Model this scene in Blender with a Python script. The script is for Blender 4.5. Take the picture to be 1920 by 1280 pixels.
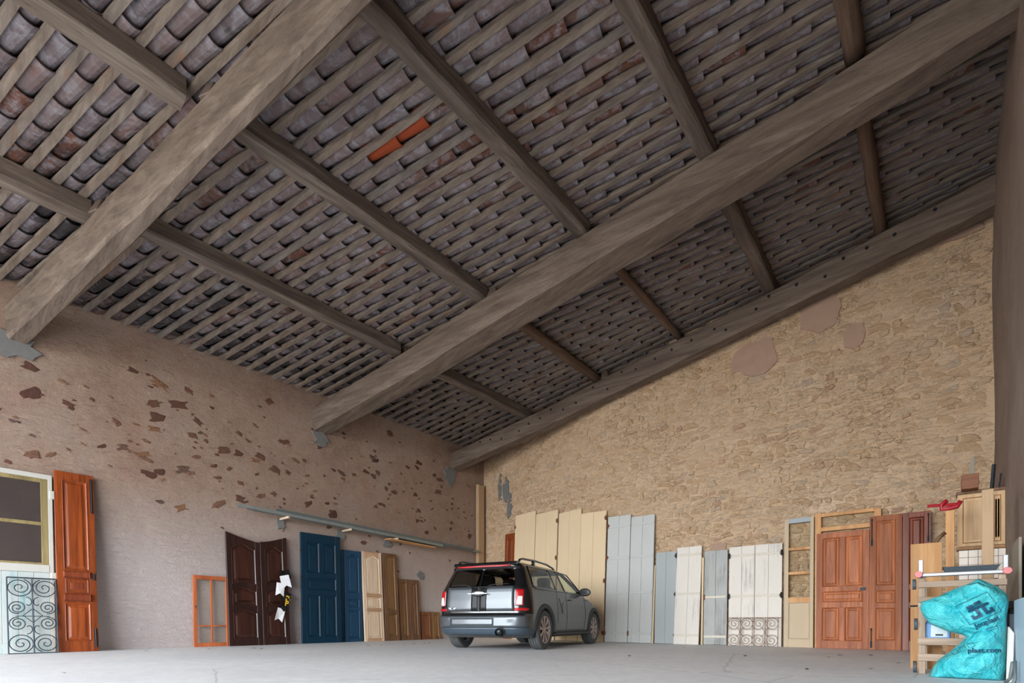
import bpy, bmesh, math, random
from mathutils import Vector, Matrix
R = math.radians
for o in list(bpy.data.objects): bpy.data.objects.remove(o, do_unlink=True)
scene = bpy.context.scene
COL = scene.collection
random.seed(7)

# ------------------------------------------------------------------ camera
FPX, CX, HY, CAMH, YAW = 984.0, 960.0, 1166.0, 0.437, R(39.8)
CA, SA = math.cos(YAW), math.sin(YAW)
cd = bpy.data.cameras.new('camera'); cam = bpy.data.objects.new('camera', cd); COL.objects.link(cam)
cd.sensor_width = 36.0; cd.lens = FPX / 1920 * 36.0; cd.shift_y = (HY - 640) / 1920
cd.clip_start = 0.05; cd.clip_end = 400
cam.location = (0, 0, CAMH); cam.rotation_euler = (R(90), 0, YAW)
scene.camera = cam
# ------------------------------------------------------------------ light: open sky outside the open front
w = bpy.data.worlds.new('sky'); scene.world = w; w.use_nodes = True
bg = w.node_tree.nodes['Background']; bg.inputs[0].default_value = (0.90, 0.95, 1.0, 1); bg.inputs[1].default_value = 1.0
pd = bpy.data.lights.new('sky_portal', 'AREA'); pd.shape = 'RECTANGLE'; pd.size = 11.1; pd.size_y = 4.8
pd.cycles.is_portal = True
po = bpy.data.objects.new('sky_portal', pd); COL.objects.link(po)
po.location = (-4.9, -5.35, 2.4); po.rotation_euler = (R(90), 0, math.atan(0.2))
vs = scene.view_settings
vs.view_transform = 'Standard'; vs.look = 'None'; vs.gamma = 1.0; vs.use_curve_mapping = False
vs.exposure = 4.05

# ------------------------------------------------------------------ helpers
XL, YB, XR = -10.3, 10.35, 0.5
def wall_y(x): return YB + max(0.0, -6.0 - x) * 0.174
def project(p):
    dep = -p[0] * SA + p[1] * CA; lat = p[0] * CA + p[1] * SA
    if dep < 0.2: return None
    return CX + FPX * lat / dep, HY - FPX * (p[2] - CAMH) / dep
def floor_at(px, py, z=0.0):
    u = (px - CX) / FPX; v = (HY - py) / FPX
    t = (z - CAMH) / v
    return Vector((t * (u * CA - SA), t * (u * SA + CA), z))

def build(name, verts, faces, mat, parent=None, smooth=False, tint=None, bevel=0.0):
    me = bpy.data.meshes.new(name)
    me.from_pydata([tuple(v) for v in verts], [], faces)
    if mat is not None:
        for m in (mat if isinstance(mat, (list, tuple)) else [mat]): me.materials.append(m)
    if smooth: me.polygons.foreach_set('use_smooth', [True] * len(me.polygons))
    if tint is not None:
        at = me.attributes.new('tint', 'FLOAT', 'POINT')
        at.data.foreach_set('value', tint if isinstance(tint, list) else [tint] * len(me.vertices))
    me.update()
    o = bpy.data.objects.new(name, me); COL.objects.link(o)
    if parent is not None: o.parent = parent
    if bevel:
        b = o.modifiers.new('bevel', 'BEVEL'); b.width = bevel; b.segments = 1; b.limit_method = 'ANGLE'
    return o
def link_mesh(name, me, parent):
    o = bpy.data.objects.new(name, me); COL.objects.link(o); o.parent = parent; return o
def empty(name, loc, rz=0.0, rx=0.0):
    o = bpy.data.objects.new(name, None); COL.objects.link(o); o.empty_display_size = 0.1
    o.location = loc; o.rotation_euler = (rx, 0, rz); return o
def tag(o, label, cat, group=None):
    o['label'] = label; o['category'] = cat
    if group: o['group'] = group
    return o
def struct(o): o['kind'] = 'structure'; return o

class MB:
    def __init__(s): s.v = []; s.f = []
    def add(s, vs, fs):
        n = len(s.v); s.v += [Vector(v) for v in vs]; s.f += [tuple(i + n for i in f) for f in fs]; return s
    def box(s, x0, x1, y0, y1, z0, z1):
        return s.add([(x0,y0,z0),(x1,y0,z0),(x1,y1,z0),(x0,y1,z0),(x0,y0,z1),(x1,y0,z1),(x1,y1,z1),(x0,y1,z1)],
                     [(0,3,2,1),(4,5,6,7),(0,1,5,4),(1,2,6,5),(2,3,7,6),(3,0,4,7)])
    def prism(s, poly, y0, y1):            # poly in XZ, counter-clockwise seen from -Y
        n = len(poly)
        vs = [(p[0], y0, p[1]) for p in poly] + [(p[0], y1, p[1]) for p in poly]
        fs = [tuple(range(n)), tuple(range(2*n-1, n-1, -1))]
        fs += [(i, i+n, (i+1)%n+n, (i+1)%n) for i in range(n)]
        return s.add(vs, fs)
    def tube(s, pts, r, n=6, closed=False, cap=True):
        pts = [Vector(p) for p in pts]; m = len(pts); rings = []
        rr = r if isinstance(r, (list, tuple)) else [r] * m
        up = None
        for i, p in enumerate(pts):
            a = pts[(i-1) % m] if (closed or i > 0) else p
            b = pts[(i+1) % m] if (closed or i < m-1) else p
            t = (b - a).normalized()
            if up is None:
                up = Vector((0,0,1)) if abs(t.z) < 0.9 else Vector((1,0,0))
            sd = t.cross(up).normalized(); up = sd.cross(t).normalized()
            rings.append([p + (sd*math.cos(2*math.pi*k/n) + up*math.sin(2*math.pi*k/n))*rr[i] for k in range(n)])
        vs = [v for ring in rings for v in ring]; fs = []
        for i in range(m if closed else m-1):
            j = (i+1) % m
            for k in range(n):
                fs.append((i*n+k, i*n+(k+1)%n, j*n+(k+1)%n, j*n+k))
        if cap and not closed:
            fs.append(tuple(range(n-1, -1, -1))); fs.append(tuple((m-1)*n+k for k in range(n)))
        return s.add(vs, fs)
    def lathe(s, prof, n=24, axis='x', c=(0,0,0)):   # prof = (radius, along axis)
        vs = []; fs = []; m = len(prof)
        for r, h in prof:
            for k in range(n):
                a = 2*math.pi*k/n; p = (h, r*math.cos(a), r*math.sin(a))
                if axis == 'y': p = (r*math.cos(a), h, r*math.sin(a))
                if axis == 'z': p = (r*math.cos(a), r*math.sin(a), h)
                vs.append((p[0]+c[0], p[1]+c[1], p[2]+c[2]))
        for i in range(m-1):
            for k in range(n): fs.append((i*n+k, i*n+(k+1)%n, (i+1)*n+(k+1)%n, (i+1)*n+k))
        return s.add(vs, fs)
    def loops(s, rings, cap0=True, cap1=True, flip=False):
        n = len(rings[0]); fs = []
        for i in range(len(rings)-1):
            for k in range(n): fs.append((i*n+k, i*n+(k+1)%n, (i+1)*n+(k+1)%n, (i+1)*n+k))
        if cap0: fs.append(tuple(range(n-1, -1, -1)))
        if cap1: fs.append(tuple((len(rings)-1)*n+k for k in range(n)))
        return s.add([v for r in rings for v in r], fs)
    def xf(s, M): s.v = [M @ v for v in s.v]; return s
    def build(s, name, mat, parent=None, smooth=False, tint=None, bevel=0.0, fix=True):
        o = build(name, s.v, s.f, mat, parent, smooth, tint, bevel)
        if fix:
            bm = bmesh.new(); bm.from_mesh(o.data); bmesh.ops.recalc_face_normals(bm, faces=bm.faces); bm.to_mesh(o.data); bm.free()
        return o
def text_geo(s, size):
    c = bpy.data.curves.new('t', 'FONT'); c.body = s; c.size = size; c.align_x = 'CENTER'; c.resolution_u = 2; c.offset = size*0.03
    o = bpy.data.objects.new('t', c); COL.objects.link(o)
    me = o.evaluated_get(bpy.context.evaluated_depsgraph_get()).to_mesh()
    vs = [v.co.copy() for v in me.vertices]; fs = [tuple(p.vertices) for p in me.polygons]
    bpy.data.objects.remove(o); bpy.data.curves.remove(c)
    return vs, fs

# ------------------------------------------------------------------ materials
def srgb(r, g, b):
    f = lambda c: (c/255/12.92) if c/255 <= 0.04045 else ((c/255+0.055)/1.055)**2.4
    return (f(r), f(g), f(b), 1)
class NT:
    def __init__(s, name):
        s.m = bpy.data.materials.new(name); s.m.use_nodes = True; s.t = s.m.node_tree
        s.p = s.t.nodes['Principled BSDF']
    def n(s, typ, **kw):
        nd = s.t.nodes.new(typ)
        for k, v in kw.items(): setattr(nd, k, v)
        return nd
    def l(s, a, b): s.t.links.new(a, b)
    def coord(s, kind='Object', scale=(1,1,1), rnd=True):
        tc = s.n('ShaderNodeTexCoord'); mp = s.n('ShaderNodeMapping'); mp.inputs['Scale'].default_value = scale
        if kind == 'World':
            g = s.n('ShaderNodeNewGeometry'); s.l(g.outputs['Position'], mp.inputs[0])
        else: s.l(tc.outputs[kind], mp.inputs[0])
        if rnd:
            oi = s.n('ShaderNodeObjectInfo'); ml = s.n('ShaderNodeMath', operation='MULTIPLY'); ml.inputs[1].default_value = 37.0
            s.l(oi.outputs['Random'], ml.inputs[0]); cb = s.n('ShaderNodeCombineXYZ')
            for i in range(3): s.l(ml.outputs[0], cb.inputs[i])
            s.l(cb.outputs[0], mp.inputs['Location'])
        return mp.outputs[0]
    def noise(s, co, scale, detail=4, rough=0.6, dist=0.0):
        n = s.n('ShaderNodeTexNoise'); n.inputs['Scale'].default_value = scale; n.inputs['Detail'].default_value = detail
        n.inputs['Roughness'].default_value = rough; n.inputs['Distortion'].default_value = dist
        s.l(co, n.inputs['Vector']); return n.outputs['Fac']
    def ramp(s, fac, stops):
        r = s.n('ShaderNodeValToRGB'); e = r.color_ramp.elements
        while len(e) < len(stops): e.new(0.5)
        for i, (p, c) in enumerate(stops): e[i].position = p; e[i].color = c
        s.l(fac, r.inputs[0]); return r.outputs[0]
    def mix(s, fac, a, b, mode='MIX'):
        m = s.n('ShaderNodeMix', data_type='RGBA', blend_type=mode)
        if isinstance(fac, (int, float)): m.inputs[0].default_value = fac
        else: s.l(fac, m.inputs[0])
        for i, x in ((6, a), (7, b)):
            if isinstance(x, tuple): m.inputs[i].default_value = x
            else: s.l(x, m.inputs[i])
        return m.outputs[2]
    def bump(s, h, strength=0.4, dist=0.01):
        b = s.n('ShaderNodeBump'); b.inputs['Strength'].default_value = strength; b.inputs['Distance'].default_value = dist
        s.l(h, b.inputs['Height']); s.l(b.outputs[0], s.p.inputs['Normal'])
    def done(s, col=None, rough=0.8, metal=0.0, spec=0.3):
        if col is not None:
            if isinstance(col, tuple): s.p.inputs['Base Color'].default_value = col
            else: s.l(col, s.p.inputs['Base Color'])
        s.p.inputs['Roughness'].default_value = rough; s.p.inputs['Metallic'].default_value = metal
        s.p.inputs['Specular IOR Level'].default_value = spec
        return s.m
BLK, WHT = (0,0,0,1), (1,1,1,1)
def wood(name, c1, c2, axis='z', rough=0.55, fine=1.0, knots=0.0, spec=0.3, bump=0.3):
    t = NT(name); a = 1.3; b = 22.0 * fine
    sc = {'x': (a,b,b), 'y': (b,a,b), 'z': (b,b,a)}[axis]
    co = t.coord('Object', sc); g = t.noise(co, 1.0, 5, 0.65, 0.6)
    col = t.ramp(g, [(0.3, c1), (0.68, c2)])
    co2 = t.coord('Object', tuple(x*0.16 for x in sc)); g2 = t.noise(co2, 1.0, 3)
    col = t.mix(t.ramp(g2, [(0.45, BLK), (0.75, (0.7,0.7,0.7,1))]), col, tuple(x*0.55 for x in c1[:3]) + (1,))
    t.bump(g, bump, 0.004)
    return t.done(col, rough, spec=spec)
def painted(name, c, wear, amount=0.5, axis='z', rough=0.7):
    t = NT(name); a = 1.6; b = 26.0
    sc = {'x': (a,b,b), 'z': (b,b,a)}[axis]
    g = t.noise(t.coord('Object', sc), 1.0, 6, 0.7, 0.4)
    g2 = t.noise(t.coord('Object', (2.2,2.2,1.1)), 1.0, 4)
    mm = t.n('ShaderNodeMath', operation='MULTIPLY'); t.l(g, mm.inputs[0]); t.l(g2, mm.inputs[1])
    f = t.ramp(mm.outputs[0], [(0.42 - 0.22*amount, BLK), (0.62 - 0.22*amount, WHT)])
    cc = t.mix(t.noise(t.coord('Object', (5,5,2)), 1.0, 3), tuple(x*0.9 for x in c[:3])+(1,), c)
    t.bump(g, 0.2, 0.003)
    return t.done(t.mix(f, cc, wear), rough, spec=0.25)
def plain(name, c, rough=0.5, metal=0.0, spec=0.4, var=0.12, scale=30.0):
    t = NT(name); g = t.noise(t.coord('Object'), scale, 3)
    col = t.mix(g, tuple(max(0, x*(1-var)) for x in c[:3])+(1,), tuple(min(1, x*(1+var)) for x in c[:3])+(1,))
    return t.done(col, rough, metal, spec)

def m_floor():
    t = NT('concrete_floor'); co = t.coord('World', rnd=False)
    a = t.noise(co, 0.55, 6, 0.65); b = t.noise(co, 9.0, 6, 0.7); c = t.noise(co, 60.0, 3)
    col = t.ramp(a, [(0.3, srgb(216,220,224)), (0.55, srgb(230,233,235)), (0.75, srgb(238,240,240))])
    col = t.mix(t.ramp(b, [(0.35, (0.45,0.45,0.45,1)), (0.6, BLK)]), col, srgb(202,203,203))
    cr = t.n('ShaderNodeTexVoronoi', feature='DISTANCE_TO_EDGE'); cr.inputs['Scale'].default_value = 0.35
    t.l(t.mix(0.06, co, t.noise(co, 3.0)), cr.inputs['Vector'])
    col = t.mix(t.ramp(cr.outputs['Distance'], [(0.0, (0.35,0.35,0.35,1)), (0.004, BLK)]), col, srgb(90,86,82))
    t.bump(t.mix(0.5, b, c), 0.25, 0.01)
    return t.done(col, 0.6, spec=0.5)
def m_plaster():
    t = NT('pink_lime_plaster'); co = t.coord('World', rnd=False)
    a = t.noise(co, 0.7, 6, 0.65); b = t.noise(co, 5.0, 6, 0.75); cs = t.coord('World', (1,1,2.6), rnd=False); c = t.noise(cs, 7.0, 6, 0.8, 1.2)
    col = t.ramp(a, [(0.32, srgb(146,120,106)), (0.5, srgb(164,138,122)), (0.68, srgb(166,147,136))])
    col = t.mix(t.ramp(b, [(0.42, BLK), (0.7, (0.6,0.6,0.6,1))]), col, srgb(182,160,140))
    col = t.mix(t.ramp(c, [(0.3, (0.75,0.75,0.75,1)), (0.44, BLK)]), col, srgb(98,74,64))
    st = t.noise(t.coord('World', (1.6,1.6,0.22), rnd=False), 1.0, 4)
    col = t.mix(t.ramp(st, [(0.58, BLK), (0.75, (0.4,0.4,0.4,1))]), col, srgb(160,118,86))
    sep = t.n('ShaderNodeSeparateXYZ'); t.l(co, sep.inputs[0])
    mz = t.n('ShaderNodeMath', operation='MULTIPLY_ADD'); t.l(a, mz.inputs[0]); mz.inputs[1].default_value = 1.6; t.l(sep.outputs[2], mz.inputs[2])
    dv = t.n('ShaderNodeMath', operation='DIVIDE'); t.l(mz.outputs[0], dv.inputs[0]); dv.inputs[1].default_value = 5.0
    col = t.mix(t.ramp(dv.outputs[0], [(0.36, (0.9,0.9,0.9,1)), (0.72, BLK)]), col, srgb(204,195,193))   # greyer render low down; brighter light there is painted into the colour
    t.bump(t.mix(0.5, b, c), 1.0, 0.05)
    return t.done(col, 0.95, spec=0.15)
def crevices(t, col, dark):
    n1 = t.noise(t.coord('World', (1,1,2.8), rnd=False), 4.2, 7, 0.72, 1.4); n2 = t.noise(t.coord('World', rnd=False), 0.9, 4)
    ln = t.ramp(n1, [(0.435, BLK), (0.47, WHT), (0.49, BLK)]); mk = t.ramp(n2, [(0.35, (0.25,0.25,0.25,1)), (0.6, WHT)])
    return t.mix(t.mix(1.0, ln, mk, 'MULTIPLY'), col, dark), n1
def m_mortar():
    t = NT('cream_lime_mortar'); co = t.coord('World', rnd=False)
    a = t.noise(co, 0.8, 5); cs = t.coord('World', (1,1,2.2), rnd=False); b = t.noise(cs, 6.0, 7, 0.75, 1.0); c = t.noise(co, 30.0, 4)
    col = t.ramp(a, [(0.3, srgb(210,179,144)), (0.55, srgb(218,189,156)), (0.75, srgb(224,200,172))])
    col = t.mix(t.ramp(b, [(0.34, (0.65,0.65,0.65,1)), (0.43, BLK)]), col, srgb(152,122,98))
    col, n1 = crevices(t, col, srgb(112,88,66))
    t.bump(t.mix(0.4, b, c), 0.9, 0.035)
    return t.done(col, 0.95, spec=0.1)
def m_stone():
    t = NT('rubble_stone'); co = t.coord('World', rnd=False)
    at = t.n('ShaderNodeAttribute', attribute_name='tint')
    base = t.ramp(at.outputs['Fac'], [(0.0, srgb(208,176,140)), (0.5, srgb(224,196,165)), (0.72, srgb(214,187,157)), (0.84, srgb(216,180,142)), (0.92, srgb(206,184,160)), (1.0, srgb(204,168,140))])
    b = t.noise(t.coord('World', (1,1,2.0), rnd=False), 9.0, 8, 0.8, 0.8)
    col = t.mix(t.ramp(b, [(0.3, (0.4,0.4,0.4,1)), (0.42, BLK)]), base, srgb(164,132,104))
    col = t.mix(t.ramp(b, [(0.6, BLK), (0.8, (0.5,0.5,0.5,1))]), col, srgb(228,204,174))
    col, n1 = crevices(t, col, srgb(112,88,66))
    t.bump(b, 0.8, 0.04)
    return t.done(col, 0.95, spec=0.1)
def m_bare_stone():
    t = NT('bare_stone_in_plaster'); co = t.coord('World', rnd=False)
    at = t.n('ShaderNodeAttribute', attribute_name='tint')
    base = t.ramp(at.outputs['Fac'], [(0.0, srgb(92,66,58)), (0.4, srgb(116,84,70)), (0.6, srgb(130,98,80)), (0.78, srgb(92,80,76)), (0.9, srgb(138,102,78)), (1.0, srgb(146,120,104))])
    b = t.noise(co, 22.0, 6, 0.75)
    col = t.mix(t.ramp(b, [(0.35, (0.7,0.7,0.7,1)), (0.55, BLK)]), base, srgb(86,60,50))
    t.bump(b, 0.7, 0.02)
    return t.done(col, 0.95, spec=0.1)
def m_tile():
    t = NT('old_clay_tile'); co = t.coord('World', rnd=False)
    at = t.n('ShaderNodeAttribute', attribute_name='tint')
    base = t.ramp(at.outputs['Fac'], [(0.0, srgb(103,93,97)), (0.3, srgb(115,104,106)), (0.6, srgb(123,106,104)), (0.8, srgb(108,82,73)), (0.88, srgb(99,64,51)), (0.97, srgb(138,66,40)), (1.0, srgb(150,71,44))])
    a = t.noise(co, 5.5, 6, 0.7, 0.8); b = t.noise(co, 2.1, 5, 0.7)
    lim = t.mix(t.ramp(a, [(0.46, BLK), (0.66, (0.85,0.85,0.85,1))]), base, srgb(150,148,154))
    rst = t.mix(t.ramp(t.noise(co, 3.3, 5, 0.7, 0.5), [(0.55, BLK), (0.72, (0.7,0.7,0.7,1))]), lim, srgb(112,78,66))
    sx = t.n('ShaderNodeSeparateXYZ'); t.l(co, sx.inputs[0]); mr = t.n('ShaderNodeMapRange'); t.l(sx.outputs[0], mr.inputs[0])
    for i_, v_ in enumerate((-10.3, -6.0, -0.2, 0.0)): mr.inputs[i_+1].default_value = v_
    ad = t.n('ShaderNodeMath', operation='ADD'); t.l(b, ad.inputs[0]); t.l(mr.outputs[0], ad.inputs[1]); b = ad.outputs[0]   # damp black lichen along the eaves
    drk = t.mix(t.ramp(b, [(0.28, (0.85,0.85,0.85,1)), (0.42, BLK)]), rst, srgb(46,44,44))
    gt = t.n('ShaderNodeMath', operation='LESS_THAN'); t.l(at.outputs['Fac'], gt.inputs[0]); gt.inputs[1].default_value = 0.93
    col = t.mix(gt.outputs[0], base, drk)
    t.bump(a, 0.5, 0.012)
    return t.done(col, 0.9, spec=0.15)
def m_timber(name, c1, c2, c3, axis='x'):
    t = NT(name); sc = {'x': (0.7,9,9), 'y': (9,0.7,9)}[axis]
    g = t.noise(t.coord('Object', sc, rnd=False), 1.0, 6, 0.7, 0.5); f = t.noise(t.coord('Object', tuple(x*4 for x in sc), rnd=False), 1.0, 4, 0.7)
    col = t.ramp(g, [(0.3, c1), (0.52, c2), (0.72, c3)])
    col = t.mix(t.ramp(f, [(0.28, (0.6,0.6,0.6,1)), (0.4, BLK)]), col, tuple(x*0.42 for x in c1[:3])+(1,))
    t.bump(t.mix(0.5, g, f), 0.5, 0.015)
    return t.done(col, 0.85, spec=0.15)
def m_lath():
    t = NT('weathered_lath'); at = t.n('ShaderNodeAttribute', attribute_name='tint')
    g = t.noise(t.coord('World', (0.8,14,14), rnd=False), 1.0, 6, 0.7, 0.4)
    a = t.ramp(g, [(0.3, srgb(106,91,81)), (0.55, srgb(136,122,109)), (0.75, srgb(160,147,133))])
    b = t.ramp(g, [(0.3, srgb(99,90,84)), (0.55, srgb(127,118,111)), (0.75, srgb(149,142,135))])
    col = t.mix(at.outputs['Fac'], a, b)
    d = t.noise(t.coord('World', (1.1,6,6), rnd=False), 1.0, 5)
    col = t.mix(t.ramp(d, [(0.6, BLK), (0.75, (0.6,0.6,0.6,1))]), col, srgb(150,104,68))
    t.bump(g, 0.4, 0.01)
    return t.done(col, 0.9, spec=0.1)
def m_glass(name, tint, alpha=0.25, rough=0.03, ior=1.5):
    t = NT(name); tr = t.n('ShaderNodeBsdfTransparent'); tr.inputs[0].default_value = tint
    gl = t.n('ShaderNodeBsdfGlossy'); gl.inputs['Roughness'].default_value = rough
    lw_ = t.n('ShaderNodeLayerWeight'); fr = t.n('ShaderNodeMath', operation='POWER'); t.l(lw_.outputs['Facing'], fr.inputs[0]); fr.inputs[1].default_value = 4.0
    m2 = t.n('ShaderNodeMath', operation='MULTIPLY'); t.l(fr.outputs[0], m2.inputs[0]); m2.inputs[1].default_value = min(0.8, (ior-1)*1.2); fr = m2
    ad = t.n('ShaderNodeMath', operation='ADD'); t.l(fr.outputs[0], ad.inputs[0]); ad.inputs[1].default_value = alpha; ad.use_clamp = True
    mx = t.n('ShaderNodeMixShader'); t.l(ad.outputs[0], mx.inputs[0]); t.l(tr.outputs[0], mx.inputs[1]); t.l(gl.outputs[0], mx.inputs[2])
    t.l(mx.outputs[0], t.t.nodes['Material Output'].inputs[0]); return t.m

M = dict(
 floor=m_floor(), plaster=m_plaster(), mortar=m_mortar(), stone=m_stone(), bare=m_bare_stone(), tile=m_tile(), lath=m_lath(),
 beam=m_timber('beam_timber', srgb(90,79,71), srgb(117,103,92), srgb(138,125,113)),
 purlin=m_timber('purlin_timber', srgb(75,66,61), srgb(109,97,88), srgb(142,131,120), 'y'),
 pole=m_timber('pole_timber', srgb(80,62,52), srgb(108,88,74), srgb(130,110,96), 'y'),
 cement=plain('grey_cement', srgb(118,118,116), 0.95, var=0.2, scale=12),
 patch=plain('old_pink_plaster', srgb(178,148,128), 0.95, var=0.12, scale=6),
 rplaster=None, rough=painted('rough_sawn_plank', srgb(190,160,126), srgb(146,118,92), 0.6),
 red=wood('varnished_red_pine', srgb(108,46,18), srgb(164,80,34), rough=0.38, spec=0.45),
 redd=wood('dark_red_pine', srgb(100,42,24), srgb(146,72,42), rough=0.4, spec=0.4),
 redp=wood('worn_red_pine', srgb(150,80,44), srgb(208,130,84), rough=0.5),
 redq=wood('dusty_red_pine', srgb(142,80,48), srgb(192,120,78), rough=0.55),
 dark=wood('dark_walnut', srgb(36,20,18), srgb(62,36,31), rough=0.35, spec=0.45),
 dark2=wood('dark_walnut_panel', srgb(42,22,18), srgb(74,40,31), rough=0.33, spec=0.45),
 blue=painted('deep_blue_paint', srgb(12,48,68), srgb(6,26,38), 0.3, rough=0.45),
 blue2=painted('steel_blue_paint', srgb(32,70,98), srgb(20,48,70), 0.15, rough=0.5),
 pale=wood('raw_pale_pine', srgb(214,184,152), srgb(236,214,190), rough=0.7),
 palem=wood('tan_pine_moulding', srgb(196,152,116), srgb(214,176,142), axis='x', rough=0.7),
 oak=wood('brown_oak', srgb(92,64,44), srgb(134,98,70), rough=0.5),
 oak2=wood('golden_oak', srgb(112,80,50), srgb(156,118,78), rough=0.5),
 oakr=wood('reddish_oak', srgb(110,64,40), srgb(150,98,64), rough=0.5),
 orange=wood('orange_painted_pine', srgb(176,92,54), srgb(204,116,72), rough=0.5),
 cream=painted('cream_paint', srgb(236,212,174), srgb(214,186,146), 0.18),
 greyb=painted('grey_blue_paint', srgb(206,208,204), srgb(168,170,166), 0.45),
 greyd=painted('flat_blue_grey_paint', srgb(180,186,186), srgb(160,166,168), 0.2),
 whitew=painted('flaking_white_paint', srgb(236,229,218), srgb(166,160,152), 0.6),
 weather=painted('weathered_grey_paint', srgb(186,188,184), srgb(128,124,118), 0.85),
 strap=plain('white_strap_iron', srgb(222,214,198), 0.7), rust=plain('rusty_iron', srgb(128,74,52), 0.85, var=0.35),
 rustl=plain('brown_rusted_scroll_iron', srgb(140,110,90), 0.8, var=0.3),
 iron=plain('black_iron', srgb(28,34,40), 0.5), bluei=plain('blue_black_iron', srgb(24,42,56), 0.5),
 galv=plain('galvanised_steel', srgb(150,158,156), 0.55, 0.5, var=0.2, scale=9), galvd=plain('dull_zinc_steel', srgb(112,122,122), 0.6, 0.4),
 whitep=painted('worn_white_paint', srgb(196,194,186), srgb(176,170,158), 0.35),
 yellow=wood('yellowed_frame_paint', srgb(128,112,72), srgb(158,142,100), rough=0.6),
 turq=painted('worn_turquoise_paint', srgb(192,198,196), srgb(120,176,176), 0.75),
 pine=wood('light_orange_pine', srgb(204,146,92), srgb(228,180,128), rough=0.65),
 pineg=painted('greyed_pine', srgb(208,188,158), srgb(176,172,162), 0.55),
 bluegrey=painted('blue_grey_wash', srgb(176,186,190), srgb(206,178,140), 0.3),
 glass=m_glass('clear_window_glass', (0.9,0.93,0.92,1), 0.08), glassd=m_glass('dusty_window_glass', (0.94,0.94,0.92,1), 0.0, 0.15, 1.1),
 gunmetal=plain('brown_dusty_pane', srgb(66,57,54), 0.5, var=0.2, scale=5),
)

# ------------------------------------------------------------------ room shell
def yf(x): return -6.4 + 0.2*(x - XL)      # line of the open front, askew like the front beam
YF = -6.6
LZ, LK = 5.25, 0.151                       # underside of the laths: z = LZ + LK*(x - XL)
def lz(x): return LZ + LK * (x - XL)
fb = MB(); fb.add([(XL-.6,yf(XL-.6)-.3,0),(XR+.6,yf(XR+.6)-.3,0),(XR+.6,12,0),(XL-.6,12,0)], [(0,1,2,3)])
struct(fb.build('floor', M['floor']))
fb = MB(); fb.add([(-60,-60,-.012),(50,-60,-.012),(50,25,-.012),(-60,25,-.012)], [(0,1,2,3)])
struct(fb.build('courtyard_ground', plain('gravel_ground', srgb(138,132,124), 0.95, var=0.25, scale=40)))
b = MB(); b.box(XL-0.5, XL, YF-0.4, 11.6, -0.02, 5.42); wall_left = struct(b.build('wall_left', M['plaster']))
b = MB()
P = [(XL-0.5, wall_y(XL-0.5)), (-6.0, YB), (XR+0.6, YB), (XR+0.6, YB+0.6), (-6, YB+0.9), (XL-0.5, 11.9)]
n = len(P); top = lambda x: lz(x) + 0.12
b.add([(x,y,-0.02) for x,y in P] + [(x,y,top(x)) for x,y in P], [tuple(range(n-1,-1,-1)), tuple(range(n,2*n))] + [(i,(i+1)%n,(i+1)%n+n,i+n) for i in range(n)])
wall_back = struct(b.build('wall_back', M['mortar']))
t = NT('brown_roughcast'); co = t.coord('World', rnd=False); cs = t.noise(t.coord('World', (3,3,1.2), rnd=False), 14.0, 6, 0.8); ns = t.noise(co, 90.0, 3)
col = t.ramp(t.noise(co, 1.2, 5), [(0.3, srgb(150,130,118)), (0.7, srgb(172,152,138))])
col = t.mix(t.ramp(cs, [(0.32, (0.8,0.8,0.8,1)), (0.45, BLK)]), col, srgb(96,76,66)); t.bump(t.mix(0.5, cs, ns), 1.0, 0.03)
M['rplaster'] = t.done(col, 0.95, spec=0.1)
# right wall: slightly uneven roughcast face
b = MB(); ny, nz = 40, 30; ys = [-4.5 + 15.7*i/ny for i in range(ny+1)]; zs = [-0.02 + 7.1*j/nz for j in range(nz+1)]
rnd = random.Random(3)
vs_ = [(XR + 0.012*math.sin(y*1.3+z*0.7) + 0.01*math.sin(z*1.9+1.0) + rnd.uniform(-0.004,0.004), y, z) for y in ys for z in zs]
b.add(vs_, [(i*(nz+1)+j, i*(nz+1)+j+1, (i+1)*(nz+1)+j+1, (i+1)*(nz+1)+j) for i in range(ny) for j in range(nz)])
b.box(XR+0.05, XR+0.5, -4.5, 11.2, -0.02, 7.08)
struct(b.build('wall_right', M['rplaster'], fix=False))
# front wall: header above the wide open front
b = MB(); Q = [(XL-0.5, yf(XL-0.5)-0.35), (XR+0.5, yf(XR+0.5)-0.35), (XR+0.5, yf(XR+0.5)), (XL-0.5, yf(XL-0.5))]
b.add([(x,y,4.8) for x,y in Q] + [(x,y,lz(x)+0.1) for x,y in Q], [(0,3,2,1),(4,5,6,7),(0,1,5,4),(1,2,6,5),(2,3,7,6),(3,0,4,7)])
struct(b.build('wall_front', M['plaster']))

# ---- stones: irregular flat pebbles sharing a few outlines
def stone_mesh(w, h, d, rr, n=9, rough=0.16):
    """outline in XZ, bulging towards -Y; returns verts, faces"""
    out = []
    for k in range(n):
        a = 2*math.pi*(k + rr.uniform(-0.25, 0.25))/n
        q = 1 + rr.uniform(-rough, rough)
        c, s = math.cos(a), math.sin(a)
        out.append((w/2*q*math.copysign(abs(c)**0.7, c), h/2*q*math.copysign(abs(s)**0.7, s)))
    vs = [(x, 0.02, z) for x, z in out] + [(x*0.96, -d*0.6, z*0.94) for x, z in out] + [(x*0.72, -d, z*0.66) for x, z in out] + [(0, -d*rr.uniform(0.8,1.2), 0)]
    fs = []
    for r_ in range(2):
        for k in range(n): fs.append((r_*n+k, r_*n+(k+1)%n, (r_+1)*n+(k+1)%n, (r_+1)*n+k))
    for k in range(n): fs.append((2*n+k, 2*n+(k+1)%n, 3*n))
    return vs, fs
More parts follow.
